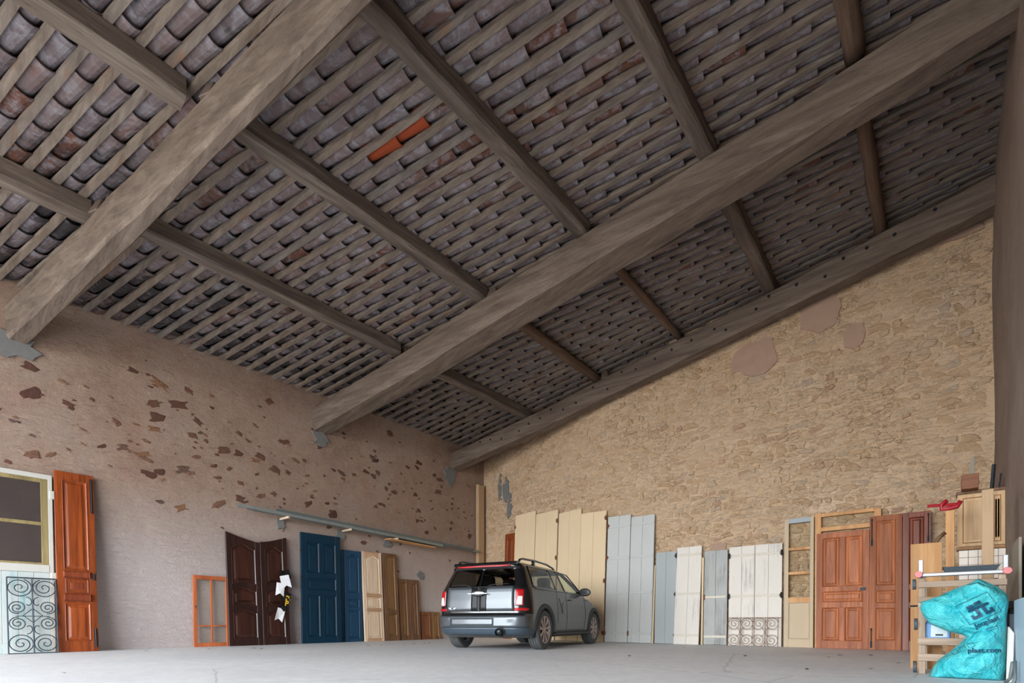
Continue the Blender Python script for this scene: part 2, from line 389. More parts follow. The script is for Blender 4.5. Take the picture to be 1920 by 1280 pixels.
def area_px(p, w_, h_):
    q = project(p)
    if not q or not (-20 < q[0] < 1940 and -20 < q[1] < 1300): return 0
    dep = -p[0]*SA + p[1]*CA
    return w_*h_/dep**2
rr = random.Random(11); cand = []
z = 0.03
while z < 6.95:
    h = rr.uniform(0.06, 0.115); x = XL + 0.1 + rr.uniform(0, 0.2)
    while x < XR - 0.05:
        ww = rr.choice([rr.uniform(0.08,0.16), rr.uniform(0.12,0.24), rr.uniform(0.16,0.34)])
        xc = x + ww/2
        if z + h/2 < lz(xc) - 0.15 and xc + ww/2 < XR:
            big = 1.25 if rr.random() < 0.12 else 1.0
            cand.append((xc, wall_y(xc), z + h/2 + rr.uniform(-0.03,0.03), ww*1.04, h*1.12*big, rr.choice([rr.uniform(0.004,0.012), rr.uniform(0.008,0.018), rr.uniform(0.016,0.034)]), rr.uniform(-13,13)))
        x += ww + rr.uniform(0.01, 0.04)
    z += h + rr.uniform(0.008, 0.02)
cand.sort(key=lambda c: -area_px(c, c[3], c[4]))
shapes = []
for k in range(14):
    vs_, fs_ = stone_mesh(1, 1, 1, rr, 11, 0.3)
    me = bpy.data.meshes.new('stone'); me.from_pydata(vs_, [], fs_); me.materials.append(M['stone'])
    at = me.attributes.new('tint','FLOAT','POINT'); tv = [0.05,0.2,0.35,0.45,0.5,0.6,0.7,0.72,0.8,0.86,0.3,0.93,0.4,1.0][k]
    at.data.foreach_set('value', [tv]*len(me.vertices)); shapes.append((me, vs_, fs_, tv))
stuff = MB(); tl = []
for i, c in enumerate(cand):
    k = rr.choice([0,1,2,3,4,5,6,7,10,12,0,2,4,10,8,9,11,13]) if rr.random() < 0.5 else rr.choice([0,1,2,3,4,10,12])
    rz = -math.atan(0.174) if c[0] < -6 else 0.0
    Mx = Matrix.Translation((c[0], c[1], c[2])) @ Matrix.Rotation(rz, 4, 'Z') @ Matrix.Rotation(R(c[6]), 4, 'Y') @ Matrix.Diagonal((c[3], c[5], c[4], 1))
    if i < 300:
        o = link_mesh('stone', shapes[k][0], wall_back); o.matrix_world = Mx
    else:
        stuff.add([Mx @ Vector(v) for v in shapes[k][1]], shapes[k][2]); tl += [shapes[k][3]]*len(shapes[k][1])
o = stuff.build('stonework', M['stone'], wall_back, tint=tl, fix=False); o['kind'] = 'stuff'
# pink plaster remnants on the back wall
def blob(cx, cz, w_, h_, rr, n=16, rough=0.22):
    out = []
    for k in range(n):
        a = 2*math.pi*k/n; q = 1 + rr.uniform(-rough, rough); c, s = math.cos(a), math.sin(a)
        out.append((cx + w_/2*q*math.copysign(abs(c)**0.8, c), cz + h_/2*q*math.copysign(abs(s)**0.8, s)))
    return out
for (cx_, cz_, w_, h_) in [(-2.8,5.32,0.75,0.62),(-1.72,5.75,0.55,0.62),(-1.22,5.2,0.36,0.42),(-0.15,6.45,1.25,0.55),(-3.42,1.86,0.3,0.24),(-0.62,6.6,0.7,0.3)]:
    b = MB(); b.prism(blob(cx_, cz_, w_, h_, rr), YB-0.032, YB+0.02); b.build('plaster_patch', M['patch'], wall_back)
for (cx_, cz_, w_, h_) in [(-9.55,4.2,0.16,0.7),(-9.3,4.05,0.22,0.55),(-9.15,3.55,0.2,0.6)]:
    b = MB(); b.prism(blob(cx_, 0, w_, h_, rr, 12, 0.35), -0.03, 0.03)
    o = b.xf(Matrix.Translation((cx_, wall_y(cx_), cz_)) @ Matrix.Rotation(-math.atan(0.174),4,'Z') @ Matrix.Translation((-cx_,0,0))).build('cement_patch', M['cement'], wall_back)
# bare stones in the left wall
rl = random.Random(5)
lw = []
for i in range(300):
    y = rl.uniform(0.9, 10.9); zc = rl.triangular(1.3, 5.1, 3.6)
    if zc < 2.7 and rl.random() < 0.75: continue
    lw.append((y, zc, rl.choice([rl.uniform(0.03,0.07), rl.uniform(0.05,0.1), rl.uniform(0.08,0.18)])))
for (px, py, s) in [(296,783,.26),(268,857,.2),(62,853,.17),(300,885,.14),(300,940,.13),(340,952,.2),(410,945,.18),(625,965,.2),(705,950,.12),(540,885,.12),(60,738,.2),(250,695,.14),(300,720,.22),(372,790,.15),(335,757,.26),(288,756,.2)]:
    u = (px-CX)/FPX; dx = u*CA-SA; t_ = XL/dx; lw.append((t_*(u*SA+CA), CAMH + (HY-py)/FPX*t_, s))
ls = []
for k in range(12):
    vs_, fs_ = stone_mesh(1, 1, 1, rl, 11, 0.42)
    me = bpy.data.meshes.new('stone'); me.from_pydata(vs_, [], fs_); me.materials.append(M['bare'])
    at = me.attributes.new('tint','FLOAT','POINT'); tv = [0,.1,.2,.3,.4,.5,.6,.7,.8,.9,.95,.35][k]
    at.data.foreach_set('value', [tv]*len(me.vertices)); ls.append(me)
for (y, zc, s) in lw:
    o = link_mesh('stone', rl.choice(ls), wall_left)
    o.matrix_world = Matrix.Translation((XL, y, zc)) @ Matrix.Rotation(R(90),4,'Z') @ Matrix.Rotation(R(rl.uniform(-35,35)),4,'Y') @ Matrix.Diagonal((s*rl.uniform(0.9,1.4), 0.007, s*rl.uniform(0.45,0.75), 1))
def wall_patch(cy, cz, w_, h_, nm='cement_patch', th=0.035):
    b = MB(); b.prism(blob(0, 0, w_*.85, h_*.85, rl, 18, 0.38), -th, 0.02)
    o = b.build(nm, M['cement'], wall_left); o.location = (XL, cy, cz); o.rotation_euler = (0,0,R(90)); return o
for a in [(1.2,4.38,0.55,0.42),(6.0,4.36,0.4,0.36),(9.75,4.36,0.42,0.5),(5.1,2.4,0.2,0.24),(6.45,2.36,0.24,0.2),(7.7,2.3,0.3,0.2),(8.72,1.62,0.2,0.22)]: wall_patch(*a)

# ------------------------------------------------------------------ roof
ceiling = struct(empty('ceiling', (0,0,0)))
b = MB(); T0 = lambda x: lz(x) + 0.2
Q = [(XL-0.6, yf(XL-0.6)-0.6), (XR+0.7, yf(XR+0.7)-0.6), (XR+0.7, 12), (XL-0.6, 12)]
b.add([(x,y,T0(x)) for x,y in Q] + [(x,y,T0(x)+.1) for x,y in Q], [(0,3,2,1),(4,5,6,7),(0,1,5,4),(1,2,6,5),(2,3,7,6),(3,0,4,7)])
b.build('light_block_slab', M['tile'], ceiling, tint=0.2)  # added slab above the tiles, only keeps sky light from leaking in
def lath_y(y0, x):
    s = max(0.0, min(0.235, 0.27 - 0.028*(y0-2.0)))
    return y0 + s*(x - XL)
SP = 0.246
rows = [-9.058 + SP*i for i in range(83)]
rt = random.Random(21)
nl = 0
for i, y0 in enumerate(rows):
    xs = [XL-0.15 + 11.0*k/12 for k in range(13)]
    pts = [(x, lath_y(y0, x)) for x in xs if yf(x) < lath_y(y0, x) < 11.4]
    if len(pts) < 2: continue
    wd = rt.uniform(0.056, 0.08); b = MB(); rings = []
    for (x, y) in pts:
        j = rt.uniform(-0.006, 0.006); y += j; zz = lz(x) + rt.uniform(-0.004, 0.004); e = wd*(1-0.22*(x-XL)/10.8)/2
        rings.append([(x,y-e,zz),(x,y+e,zz),(x,y+e,zz+0.055),(x,y-e,zz+0.055)])
    b.loops(rings).build('lath', M['lath'], ceiling, tint=rt.random())
def tile_shape():
    vs, fs = [], []; n = 6
    for t_, sc, dz in ((0.0, 0.94, 0.026), (1.0, 1.0, -0.034)):   # x 0..1 down-slope end first
        for off in (0.0, 0.014):
            for k in range(n+1):
                a = -1 + 2*k/n
                vs.append((t_, a*0.5*sc, 0.034 + 0.075*abs(a)**2.4 + dz + off))
    q = n+1
    for k in range(n):
        fs += [(k, k+1, 2*q+k+1, 2*q+k), (q+k+1, q+k, 3*q+k, 3*q+k+1), (k+1, k, q+k, q+k+1), (2*q+k, 2*q+k+1, 3*q+k+1, 3*q+k)]
    fs += [(0, 2*q, 3*q, q), (n, q+n, 3*q+n, 2*q+n)]
    return vs, fs
tvs, tfs = tile_shape()
TT = [0.0,0.1,0.2,0.3,0.4,0.5,0.6,0.7,0.78,0.86,1.0]
tmesh = []
for tv in TT:
    me = bpy.data.meshes.new('tile'); me.from_pydata(tvs, [], tfs); me.materials.append(M['tile'])
    me.polygons.foreach_set('use_smooth', [False]*len(me.polygons))
    at = me.attributes.new('tint','FLOAT','POINT'); at.data.foreach_set('value', [tv]*len(tvs)); me.update(); tmesh.append(me)
reds = []; RED = [(-5.33,3.88),(-4.93,3.96)]; dreds = [(-4.25,4.6),(-4.6,4.5),(-3.3,5.4),(-2.2,3.2),(-4.9,4.4),(-2.6,5.0),(-2.0,4.0)]
tiles = []
for i in range(len(rows)-1):
    x = XL - 0.3 + (i*0.137 % 0.41) + rt.uniform(-0.03,0.03)
    while x < XR + 0.1:
        ya, yb = lath_y(rows[i], x+0.2), lath_y(rows[i+1], x+0.2)
        yc = (ya+yb)/2
        if yf(x) < yc < 11.4:
            sl = math.atan((lath_y(rows[i], x+0.4)-lath_y(rows[i], x))/0.4)
            k = min(9, int(rt.triangular(0, 9.99, 3.6)))
            if rt.random() < 0.035: k = 9
            if any(abs(x+0.2-a)<0.21 and abs(yc-c)<0.125 for a, c in reds): k = 10
            elif any(abs(x+0.2-a)<0.22 and abs(yc-c)<0.13 for a, c in dreds): k = 9
            tiles.append((x, lath_y(rows[i],x)/2 + lath_y(rows[i+1],x)/2, yb-ya, sl, k, rt.uniform(-1.2,1.2), rt.uniform(-0.004,0.004)))
        x += 0.41 + rt.uniform(-0.02, 0.02)
for a, c in RED:
    i = min(range(len(tiles)), key=lambda k: (tiles[k][0]+0.25-a)**2 + 4*(tiles[k][1]+0.05-c)**2)
    tiles[i] = tiles[i][:4] + (10,) + tiles[i][5:]
tiles.sort(key=lambda t_: -area_px((t_[0]+0.2, t_[1], lz(t_[0])), t_[2], 0.41))
stuff = MB(); tl = []
for i, (x, y, wdt, sl, k, jr, jz) in enumerate(tiles):
    Mx = Matrix.Translation((x, y, lz(x)+jz)) @ Matrix.Rotation(sl + R(jr), 4, 'Z') @ Matrix.Rotation(-math.atan(LK), 4, 'Y') @ Matrix.Diagonal((0.5, wdt*0.99, 1, 1))
    if i < 300:
        o = link_mesh('tile', tmesh[k], ceiling); o.matrix_world = Mx
    else:
        stuff.add([Mx @ Vector(v) for v in tvs], tfs); tl += [TT[k]]*len(tvs)
o = stuff.build('tiling', M['tile'], ceiling, tint=tl, fix=False); o['kind'] = 'stuff'

# beams: big squared timbers following the slope
def interp(tab, x):
    if x <= tab[0][0]: return tab[0][1] + (x-tab[0][0])*(tab[1][1]-tab[0][1])/(tab[1][0]-tab[0][0])
    for (a, ya), (c, yc) in zip(tab, tab[1:]):
        if x <= c: return ya + (yc-ya)*(x-a)/(c-a)
    (a, ya), (c, yc) = tab[-2], tab[-1]; return yc + (x-c)*(yc-ya)/(c-a)
def beam(name, label, fbt, bbt, z0, k, hgt, x1, seed, x0=XL-0.1):
    r_ = random.Random(seed); b = MB(); rings = []; nst = 26
    for i in range(nst+1):
        x = x0 + (x1-x0)*i/nst; yf, yb = interp(fbt, x)+r_.uniform(-.006,.006), interp(bbt, x)+r_.uniform(-.006,.006)
        zb = z0 + k*(x-XL) + r_.uniform(-.006,.006); zt = zb + hgt + r_.uniform(-.005,.005); c = 0.035 + r_.uniform(-.008,.008)
        rings.append([(x,yf,zb+c*1.3),(x,yf+c,zb),(x,yb-c,zb),(x,yb,zb+c*1.3),(x,yb,zt-c),(x,yb-c,zt),(x,yf+c,zt),(x,yf,zt-c)])
    o = b.loops(rings).build('roof_beam', M['beam'])
    o.name = name; return tag(o, label, 'beam', 'great roof beams')
bm1 = beam('roof_beam', 'nearest thick squared roof beam, crossing the upper left of the picture', [(-10.3,1.12),(-8.86,1.42),(-7.2,1.74),(-6.15,1.96),(-5.15,2.15),(-3.8,2.40),(0.5,3.1)],
     [(-10.3,1.36),(-9.3,1.56),(-8.2,1.76),(-7.2,1.96),(-5.8,2.19),(-5.1,2.33),(-4.45,2.45),(-3.6,2.60),(0.5,3.35)], 4.45, 0.16, 0.5, 0.55, 1)
bm2 = beam('roof_beam', 'middle thick squared roof beam, running from left plaster wall to upper right corner', [(-10.2,5.80),(-7.6,6.10),(-5.5,6.22),(-3.15,6.45),(-1.36,6.66),(0.6,6.8)],
     [(-10.25,6.19),(-7.6,6.55),(-5.24,6.74),(-3.4,6.92),(-1.97,6.99),(0.6,7.12)], 4.48, 0.16, 0.48, 0.55, 2)
bm3 = beam('roof_beam', 'farthest roof beam with bolt holes, just in front of the cream stone wall', [(-10.3,9.78),(-7.2,9.93),(-4.9,9.95),(0.6,9.86)],
     [(-10.3,10.12),(-7.2,10.24),(0.6,10.16)], 4.55, 0.156, 0.44, 0.55, 3)
def cleat(parent, x, y, z, s=0.16, rot=20):
    b = MB(); b.add([(-s/2,-s/2,0),(s/2,-s/2,0),(s/2,s/2,0),(-s/2,s/2,0),(-s*.3,-s*.1,s*1.1),(s*.4,-s*.1,s*1.1),(s*.4,s/2,s*1.1),(-s*.3,s/2,s*1.1)],[(0,3,2,1),(4,5,6,7),(0,1,5,4),(1,2,6,5),(2,3,7,6),(3,0,4,7)])
    o = b.build('cleat', M['beam'], parent, bevel=0.008); o.location = (x,y,z); o.rotation_euler = (0,0,R(rot))
for bmo, x, y in ((bm1,-5.72,2.12),(bm1,-7.9,1.68),(bm2,-5.7,6.35),(bm3,-5.72,10.0)): cleat(bmo, x, y, lz(x)-0.26)
r_ = random.Random(8)
for k in range(26):                       # bolt holes in the far beam
    x = -9.2 + k*0.36 + r_.uniform(-.1,.1); y = interp([(-10.3,9.78),(-7.2,9.93),(-4.9,9.95),(0.6,9.86)], x)
    b = MB(); b.lathe([(0.0,-0.004),(0.026,-0.004),(0.026,0.03),(0,0.03)], 10, 'y'); o = b.build('bolt_hole', M['iron'], bm3)
    o.location = (x, y-0.004, 4.55+0.156*(x-XL)+r_.uniform(0.12,0.36))
# purlins
def purlin(x, y0, y1, label, rnd_=False, ww=0.17, hh=0.21, seed=0, dx=0.0):
    r_ = random.Random(seed); b = MB(); rings = []; nst = 14
    for i in range(nst+1):
        t_ = i/nst; y = y0+(y1-y0)*t_; xx = x + dx*t_ + r_.uniform(-.008,.008); zc = lz(xx)-0.003; hw = ww/2*(1+r_.uniform(-.04,.04)); h2 = hh*(1+r_.uniform(-.04,.04))
        if rnd_:
            rad = ww/2; rings.append([(xx+rad*math.cos(a)*1.0, y, zc-rad+rad*math.sin(a)+r_.uniform(-.004,.004)) for a in [2*math.pi*k/12 for k in range(12)]])
        else:
            k_ = LK*hw; c = 0.022
            rings.append([(xx-hw,y,zc-h2+c-k_),(xx-hw+c,y,zc-h2-k_),(xx+hw-c,y,zc-h2+k_),(xx+hw,y,zc-h2+c+k_),(xx+hw,y,zc+k_),(xx-hw,y,zc-k_)])
    o = b.loops(rings).build('purlin', M['pole'] if rnd_ else M['purlin'], smooth=rnd_); return tag(o, label, 'purlin', 'roof purlins')
PN = ['lowest', 'second lowest', 'middle', 'second highest', 'highest']
PX = [-7.9, -5.9, -4.06, -2.33, -0.78]
for i, x in enumerate(PX):
    yb1 = interp([(-10.3,1.25),(-3.6,2.5),(0.5,3.2)], x); yb2 = interp([(-10.3,6.0),(-3.15,6.7),(0.6,6.95)], x)
    purlin([-8.15,-6.0,-4.1,-2.3,-.8][i], yf(x)+0.1, yb1 - 0.06 - (0.05 if i else 0), 'weathered roof purlin in the front bay nearest the camera, %s of its bay' % PN[i], ww=0.2, seed=30+i)
    purlin(x, yb1+0.05, yb2-0.08, 'weathered roof purlin spanning between nearest and middle beam, %s of its bay' % PN[i], rnd_=(i == 4), ww=0.18 if i < 4 else 0.2, seed=40+i)
    purlin(x-0.02, yb2+0.05, 10.3 if i else 10.15, 'roof purlin spanning from middle beam to far beam, %s of its bay' % PN[i], rnd_=(i in (1,2,4)), ww=[0.17,0.19,0.14,0.19,0.17][i], seed=50+i, dx=[0,-.05,-.05,-.08,-.03][i])

# ------------------------------------------------------------------ old doors and shutters leaning on the walls
def lean_left(name, label, cat, y0, d, H, top=0.06, group=None):
    return tag(empty(name, (XL+d, y0, 0.0), R(90), -math.asin(min(0.5, max(0, d-top)/H))), label, cat, group)
def lean_back(name, label, cat, x0, d, H, top=0.06, group=None, rz=None):
    if rz is None: rz = -math.atan(0.174) if x0 < -6.6 else 0.0
    return tag(empty(name, (x0, wall_y(x0)-d, 0.0), rz, -math.asin(min(0.5, max(0, d-top)/H))), label, cat, group)
def inset(poly, d):
    n = len(poly); out = []
    for i in range(n):
        p0, p1, p2 = Vector(poly[i-1]), Vector(poly[i]), Vector(poly[(i+1) % n])
        e1 = (p1-p0).normalized(); e2 = (p2-p1).normalized()
        n1 = Vector((-e1.y, e1.x)); n2 = Vector((-e2.y, e2.x)); m = n1+n2
        if m.length < 1e-6: m = n1
        m.normalize(); out.append(p1 + m*(d/max(0.35, m.dot(n1))))
    return out
def rect(x0, x1, z0, z1): return [(x0,z0),(x1,z0),(x1,z1),(x0,z1)]
def panel(parent, poly, yf_, mat, name='panel', k=1.0, raised=True):
    prof = [(0, yf_+0.014), (0, yf_-0.004), (0.008*k, yf_-0.007), (0.02*k, yf_+0.004), (0.026*k, yf_+0.012), (0.045*k, yf_+0.012)]
    if raised: prof += [(0.075*k, yf_+0.001), (0.08*k, yf_)]
    b = MB(); b.loops([[(p[0], y, p[1]) for p in inset(poly, d)] for d, y in prof], cap0=False)
    return b.build(name, mat, parent)
def boxp(parent, name, mat, *a, bevel=0.003): b = MB(); b.box(*a); return b.build(name, mat, parent, bevel=bevel)
def frame_door(root, w_, H, t_, mat, rows, st=0.09, pmat=None, mun=0.07, k=1.0, railmat=None):
    """rows: (z0, z1, columns) from the bottom up"""
    y0, y1 = -t_/2, t_/2; pmat = pmat or mat; railmat = railmat or mat
    boxp(root, 'stile', mat, 0, st, y0, y1, 0, H); boxp(root, 'stile', mat, w_-st, w_, y0, y1, 0, H)
    edges = [0.0] + [e for r_ in rows for e in (r_[0], r_[1])] + [H]
    for i in range(0, len(edges), 2): boxp(root, 'rail', railmat, st, w_-st, y0+0.001, y1, edges[i], edges[i+1])
    for z0, z1, nc in rows:
        wc = (w_-2*st-(nc-1)*mun)/nc
        for c in range(nc):
            xa = st + c*(wc+mun); panel(root, rect(xa, xa+wc, z0, z1), y0, pmat, k=k)
            boxp(root, 'panel_back', pmat, xa, xa+wc, y0+0.016, y1-0.004, z0, z1, bevel=0)
            if c < nc-1: boxp(root, 'muntin', mat, xa+wc, xa+wc+mun, y0+0.001, y1, z0, z1)
def planks(root, w_, H, t_, n, mat, straps=(), smat=None, hinges=(), hmat=None, side=1, gap=0.003, strap_w=0.045, seed=0, notch=True):
    r_ = random.Random(seed); wp = w_/n
    for i in range(n):
        boxp(root, 'plank', mat, i*wp+gap/2, (i+1)*wp-gap/2, -t_/2+r_.uniform(-.002,.002), t_/2, r_.uniform(0,.006), H-r_.uniform(0,.012), bevel=0.004)
    for z in straps: boxp(root, 'strap', smat or mat, 0.01, w_-0.01, -t_/2-0.012, -t_/2, z-strap_w/2, z+strap_w/2)
    for z in hinges:
        x = w_ if side > 0 else 0.0
        b = MB(); b.box(x-0.02-0.02*side, x+0.02-0.02*side, -t_/2-0.012, -t_/2, z-0.025, z+0.025); b.lathe([(0,-0.05),(0.016,-0.05),(0.016,0.05),(0,0.05)], 8, 'z', (x-0.006*side, -t_/2-0.012, z))
        b.build('hinge', hmat or M['rust'], root)
def spiral(cx_, cz_, r0, turns, a0, cw=1, n=40, r1=0.012):
    out = []
    for i in range(n+1):
        t_ = i/n; rad = r0 + (r1-r0)*max(0.0, (t_-0.28)/0.72)**0.9; a = a0 + cw*2*math.pi*turns*t_
        out.append((cx_ + rad*math.cos(a), 0, cz_ + rad*math.sin(a)))
    return out

# -- half-glazed white door at the far left
W0, H0 = 0.78, 2.62
d = lean_left('glazed_door', 'tall white door with two dark panes above worn turquoise boards, at left edge', 'door', 0.83, 0.34, H0)
boxp(d, 'stile', M['whitep'], 0, 0.06, -0.025, 0.025, 0, H0); boxp(d, 'stile', M['whitep'], W0-0.05, W0, -0.025, 0.025, 0, H0)
boxp(d, 'rail', M['whitep'], 0.06, W0-0.05, -0.024, 0.025, H0-0.07, H0); boxp(d, 'rail', M['whitep'], 0.06, W0-0.05, -0.03, 0.025, 1.16, 1.27)
boxp(d, 'rail', M['turq'], 0.06, W0-0.05, -0.024, 0.025, 0, 0.14)
s = boxp(d, 'sash', M['yellow'], 0.06, 0.1, -0.022, 0.02, 1.27, H0-0.07)
for a in ((W0-0.13,W0-0.05,1.27,H0-0.07),(0.1,W0-0.13,H0-0.13,H0-0.07),(0.1,W0-0.13,1.85,1.90),(0.1,W0-0.13,1.27,1.30)): boxp(d, 'glazing_bar', M['yellow'], a[0],a[1],-0.022,0.02,a[2],a[3])
for a in ((1.30,1.85),(1.90,H0-0.13)):
    boxp(d, 'pane', M['gunmetal'], 0.1, W0-0.13, -0.006, 0.0, a[0], a[1], bevel=0)
for i in range(4): boxp(d, 'board', M['turq'], 0.06+i*0.1675, 0.057+(i+1)*0.1675, -0.012, 0.012, 0.14, 1.16)
for z in (2.32, 1.1): boxp(d, 'latch', M['whitep'], W0-0.03, W0+0.02, -0.045, -0.02, z-0.06, z+0.06)
# -- wrought iron grille in front of it
def grille(name, label, mk, w_, h_, mat, rows_):
    g = mk; r_ = 0.008
    for nm, a in (('frame_bar',((0,0,0),(0,0,h_))),('frame_bar',((w_,0,0),(w_,0,h_))),('frame_bar',((0,0,h_),(w_,0,h_))),('frame_bar',((0,0,0.004),(w_,0,0.004))),('centre_bar',((w_/2,0,0),(w_/2,0,h_)))):
        b = MB(); b.tube(a, r_*1.1, 6); b.build(nm, mat, g)
    return g
W1, H1 = 0.52, 1.08
g = grille('iron_grille', '', lean_left('iron_grille', 'dark blue wrought iron scroll grille in front of the turquoise boards', 'grille', 1.1, 0.49, H1, top=0.29), W1, H1, M['bluei'], 4)
q = W1/4
for side in (0, 1):
    sx = q if side == 0 else 3*q; cw = 1 if side else -1
    for (cz, r0, t_, a0) in ((H1-0.14, 0.125, 2.4, 1.2), (H1-0.43, 0.085, 2.2, -1.4), (0.43, 0.085, 2.2, 1.4), (0.14, 0.125, 2.4, -1.2)):
        x = sx - (0.03 if side == 0 else -0.03)*(r0 < 0.1)
        aa = a0 if side == 0 else math.pi - a0
        b = MB(); b.tube(spiral(x, cz, r0, t_, aa, cw if cz > 0.5 else -cw), 0.0065, 5); b.build('scroll', M['bluei'], g, smooth=True)
    for up in (1, -1):           # heart-shaped centre scrolls
        c0 = H1/2 + up*0.2; pts = []
        for i in range(25):
            a = i/24; ang = math.pi*0.5*up + (1 if side else -1)*(-0.2+a*3.9)*up
            rr_ = 0.085*(1-a*0.75); pts.append((W1/2 + (1 if side else -1)*(0.055) + rr_*math.cos(ang)*0.75, 0, c0 - up*0.02 + rr_*math.sin(ang)))
        b = MB(); b.tube(pts, 0.006, 5); b.build('scroll', M['bluei'], g, smooth=True)
    b = MB(); b.tube([(W1/2,0,H1/2-0.1),(W1/2+(1 if side else -1)*0.1,0,H1/2),(W1/2,0,H1/2+0.1)], 0.006, 5); b.build('collar_bar', M['bluei'], g)
b = MB(); b.tube([(0.08,0,H1/2-0.01),(W1-0.08,0,H1/2-0.01)], 0.005, 5); b.build('collar_bar', M['bluei'], g)
# -- tall red door leaf
W2, H2 = 0.47, 2.72
d = lean_left('door_leaf', 'tall narrow varnished orange-red door leaf beside the iron grille', 'door', 1.63, 0.40, H2)
frame_door(d, W2, H2, 0.045, M['red'], [(0.16,0.72,1),(1.22,2.6,1)], st=0.085, k=0.9)
for z0, z1 in ((0.75,0.86),(1.1,1.2)):
    b = MB(); b.loops([[(0.085+e,y,z0+f),(W2-0.085-e,y,z0+f),(W2-0.085-e,y,z1-f),(0.085+e,y,z1-f)] for e,f,y in ((0,0,-0.02),(-0.01,0,-0.04),(0.0,0.02,-0.062),(0.02,0.04,-0.062))]); b.build('raised_rail', M['redd'], d)
panel(d, rect(0.1,W2-0.1,0.87,1.09), -0.024, M['redd'], k=0.8)
for z0, z1 in ((2.12,2.66),(0.06,0.34),(1.08,1.18)):
    b = MB(); b.box(W2-0.05,W2-0.02,-0.032,-0.022,z0,z1); b.tube([(W2-0.035,-0.04,z0),(W2-0.035,-0.04,z1)],0.007,6); b.build('iron_bolt', M['iron'], d)
# -- small orange sash
W3, H3 = 0.6, 1.27
d = lean_left('window_sash', 'small orange framed four-pane window sash leaning on the plaster wall', 'window sash', 3.50, 0.12, H3)
boxp(d,'stile',M['orange'],0,0.06,-.02,.02,0,H3); boxp(d,'stile',M['orange'],W3-0.06,W3,-.02,.02,0,H3)
for z0,z1 in ((0,0.07),(0.36,0.385),(H3-0.07,H3)): boxp(d,'rail',M['orange'],0.06,W3-0.06,-.018,.02,z0,z1)
boxp(d,'glazing_bar',M['orange'],W3/2-0.015,W3/2+0.015,-.017,.018,0.07,H3-0.07)
for xa,xb in ((0.06,W3/2-.015),(W3/2+.015,W3-0.06)):
    for z0,z1 in ((0.07,0.36),(0.385,H3-0.07)): boxp(d,'pane',M['glassd'],xa,xb,-.003,.003,z0,z1,bevel=0)
b = MB(); b.tube([(0.03,-0.02,0.72),(0.03,-0.05,0.72),(0.03,-0.05,0.68)],0.008,6); b.build('latch',M['iron'],d)
# -- pair of dark wardrobe doors with curved tops
def wave(x, w_, up, amp=0.07):             # moustache curve, high on the hinge side
    t_ = x/w_; t_ = t_ if up > 0 else 1-t_
    return amp*(0.5+0.5*math.cos(math.pi*t_*1.15))
def armoire(root, w_, H, flip):
    st = 0.085; N = 12; top = lambda x: H - 0.15 + 0.15*((1-x/w_) if not flip else (x/w_))**1.4
    dip = lambda x, z, a=0.05: z + a*math.sin((x-st)/(w_-2*st)*math.pi*1.0)*(1) - a*0.6*math.sin((x-st)/(w_-2*st)*math.pi*3)*0.5
    for xa, xb in ((0,st),(w_-st,w_)):
        b = MB(); b.prism([(xa,0),(xb,0),(xb,top(xb)),(xa,top(xa))], -0.02, 0.02); b.build('stile', M['dark'], root, bevel=0.003)
    xs = [st+(w_-2*st)*i/N for i in range(N+1)]
    Z = [(0.13,0.62,0.0,0.05),(0.74,1.03,0.0,0.05),(1.15,H-0.29,0.0,0.07)]
    def curve(z, a): return [(x, dip(x, z, a)) for x in xs]
    cuts = [[(x,0.0) for x in xs]]
    for z0, z1, a0, a1 in Z: cuts += [curve(z0, a0 if z0 < 0.2 else 0.035), curve(z1, a1)]
    cuts.append([(x, top(x)) for x in xs])
    for i in range(0, len(cuts), 2):
        b = MB(); b.prism(cuts[i] + cuts[i+1][::-1], -0.019, 0.02); b.build('rail', M['dark'], root)
    for i in range(1, len(cuts)-1, 2):
        panel(root, cuts[i] + cuts[i+1][::-1], -0.02, M['dark2'], k=0.9)
        b = MB(); b.prism(cuts[i] + cuts[i+1][::-1], 0.0, 0.018); b.build('panel_back', M['dark2'], root)
d = lean_left('wardrobe_door', 'dark walnut curved-top wardrobe door beside the small orange sash', 'door', 4.04, 0.24, 2.12, group='dark wardrobe doors'); armoire(d, 0.61, 2.12, False)
d = lean_left('wardrobe_door', 'dark walnut curved-top wardrobe door on which the flag garland hangs', 'door', 4.66, 0.24, 2.14, group='dark wardrobe doors'); armoire(d, 0.53, 2.14, True)
# -- garland of pennants
M['wcloth'] = plain('white_flag_paper', srgb(226,226,228), 0.8); M['bcloth'] = plain('black_flag_paper', srgb(18,18,20), 0.6); M['ylet'] = plain('yellow_print', srgb(226,186,40), 0.7)
gy = 5.06; gr = tag(empty('flag_garland', (XL+0.25, gy, 0.5), R(90), -0.085), 'garland of black and white swallowtail flags with yellow letters, hanging on dark door', 'garland')
b = MB(); b.tube([(0.02,0,0.92),(0.05,0,0.75),(0.0,-0.01,0.5),(0.02,0,0.28),(-0.04,0,0.1)],0.004,5); b.build('string',M['bcloth'],gr)
flags = [(0.0,0.86,0.13,0.2,-20,'b'),(0.1,0.88,0.12,0.2,25,'b'),(0.05,0.80,0.14,0.2,40,'b'),(0.04,0.73,0.17,0.26,20,'w'),(-0.06,0.58,0.15,0.26,-14,'w'),(0.06,0.40,0.16,0.13,80,'b'),(0.08,0.46,0.14,0.13,90,'b'),(0.03,0.30,0.17,0.14,85,'b'),(-0.08,0.08,0.15,0.26,-28,'w'),(0.02,0.21,0.15,0.14,70,'b')]
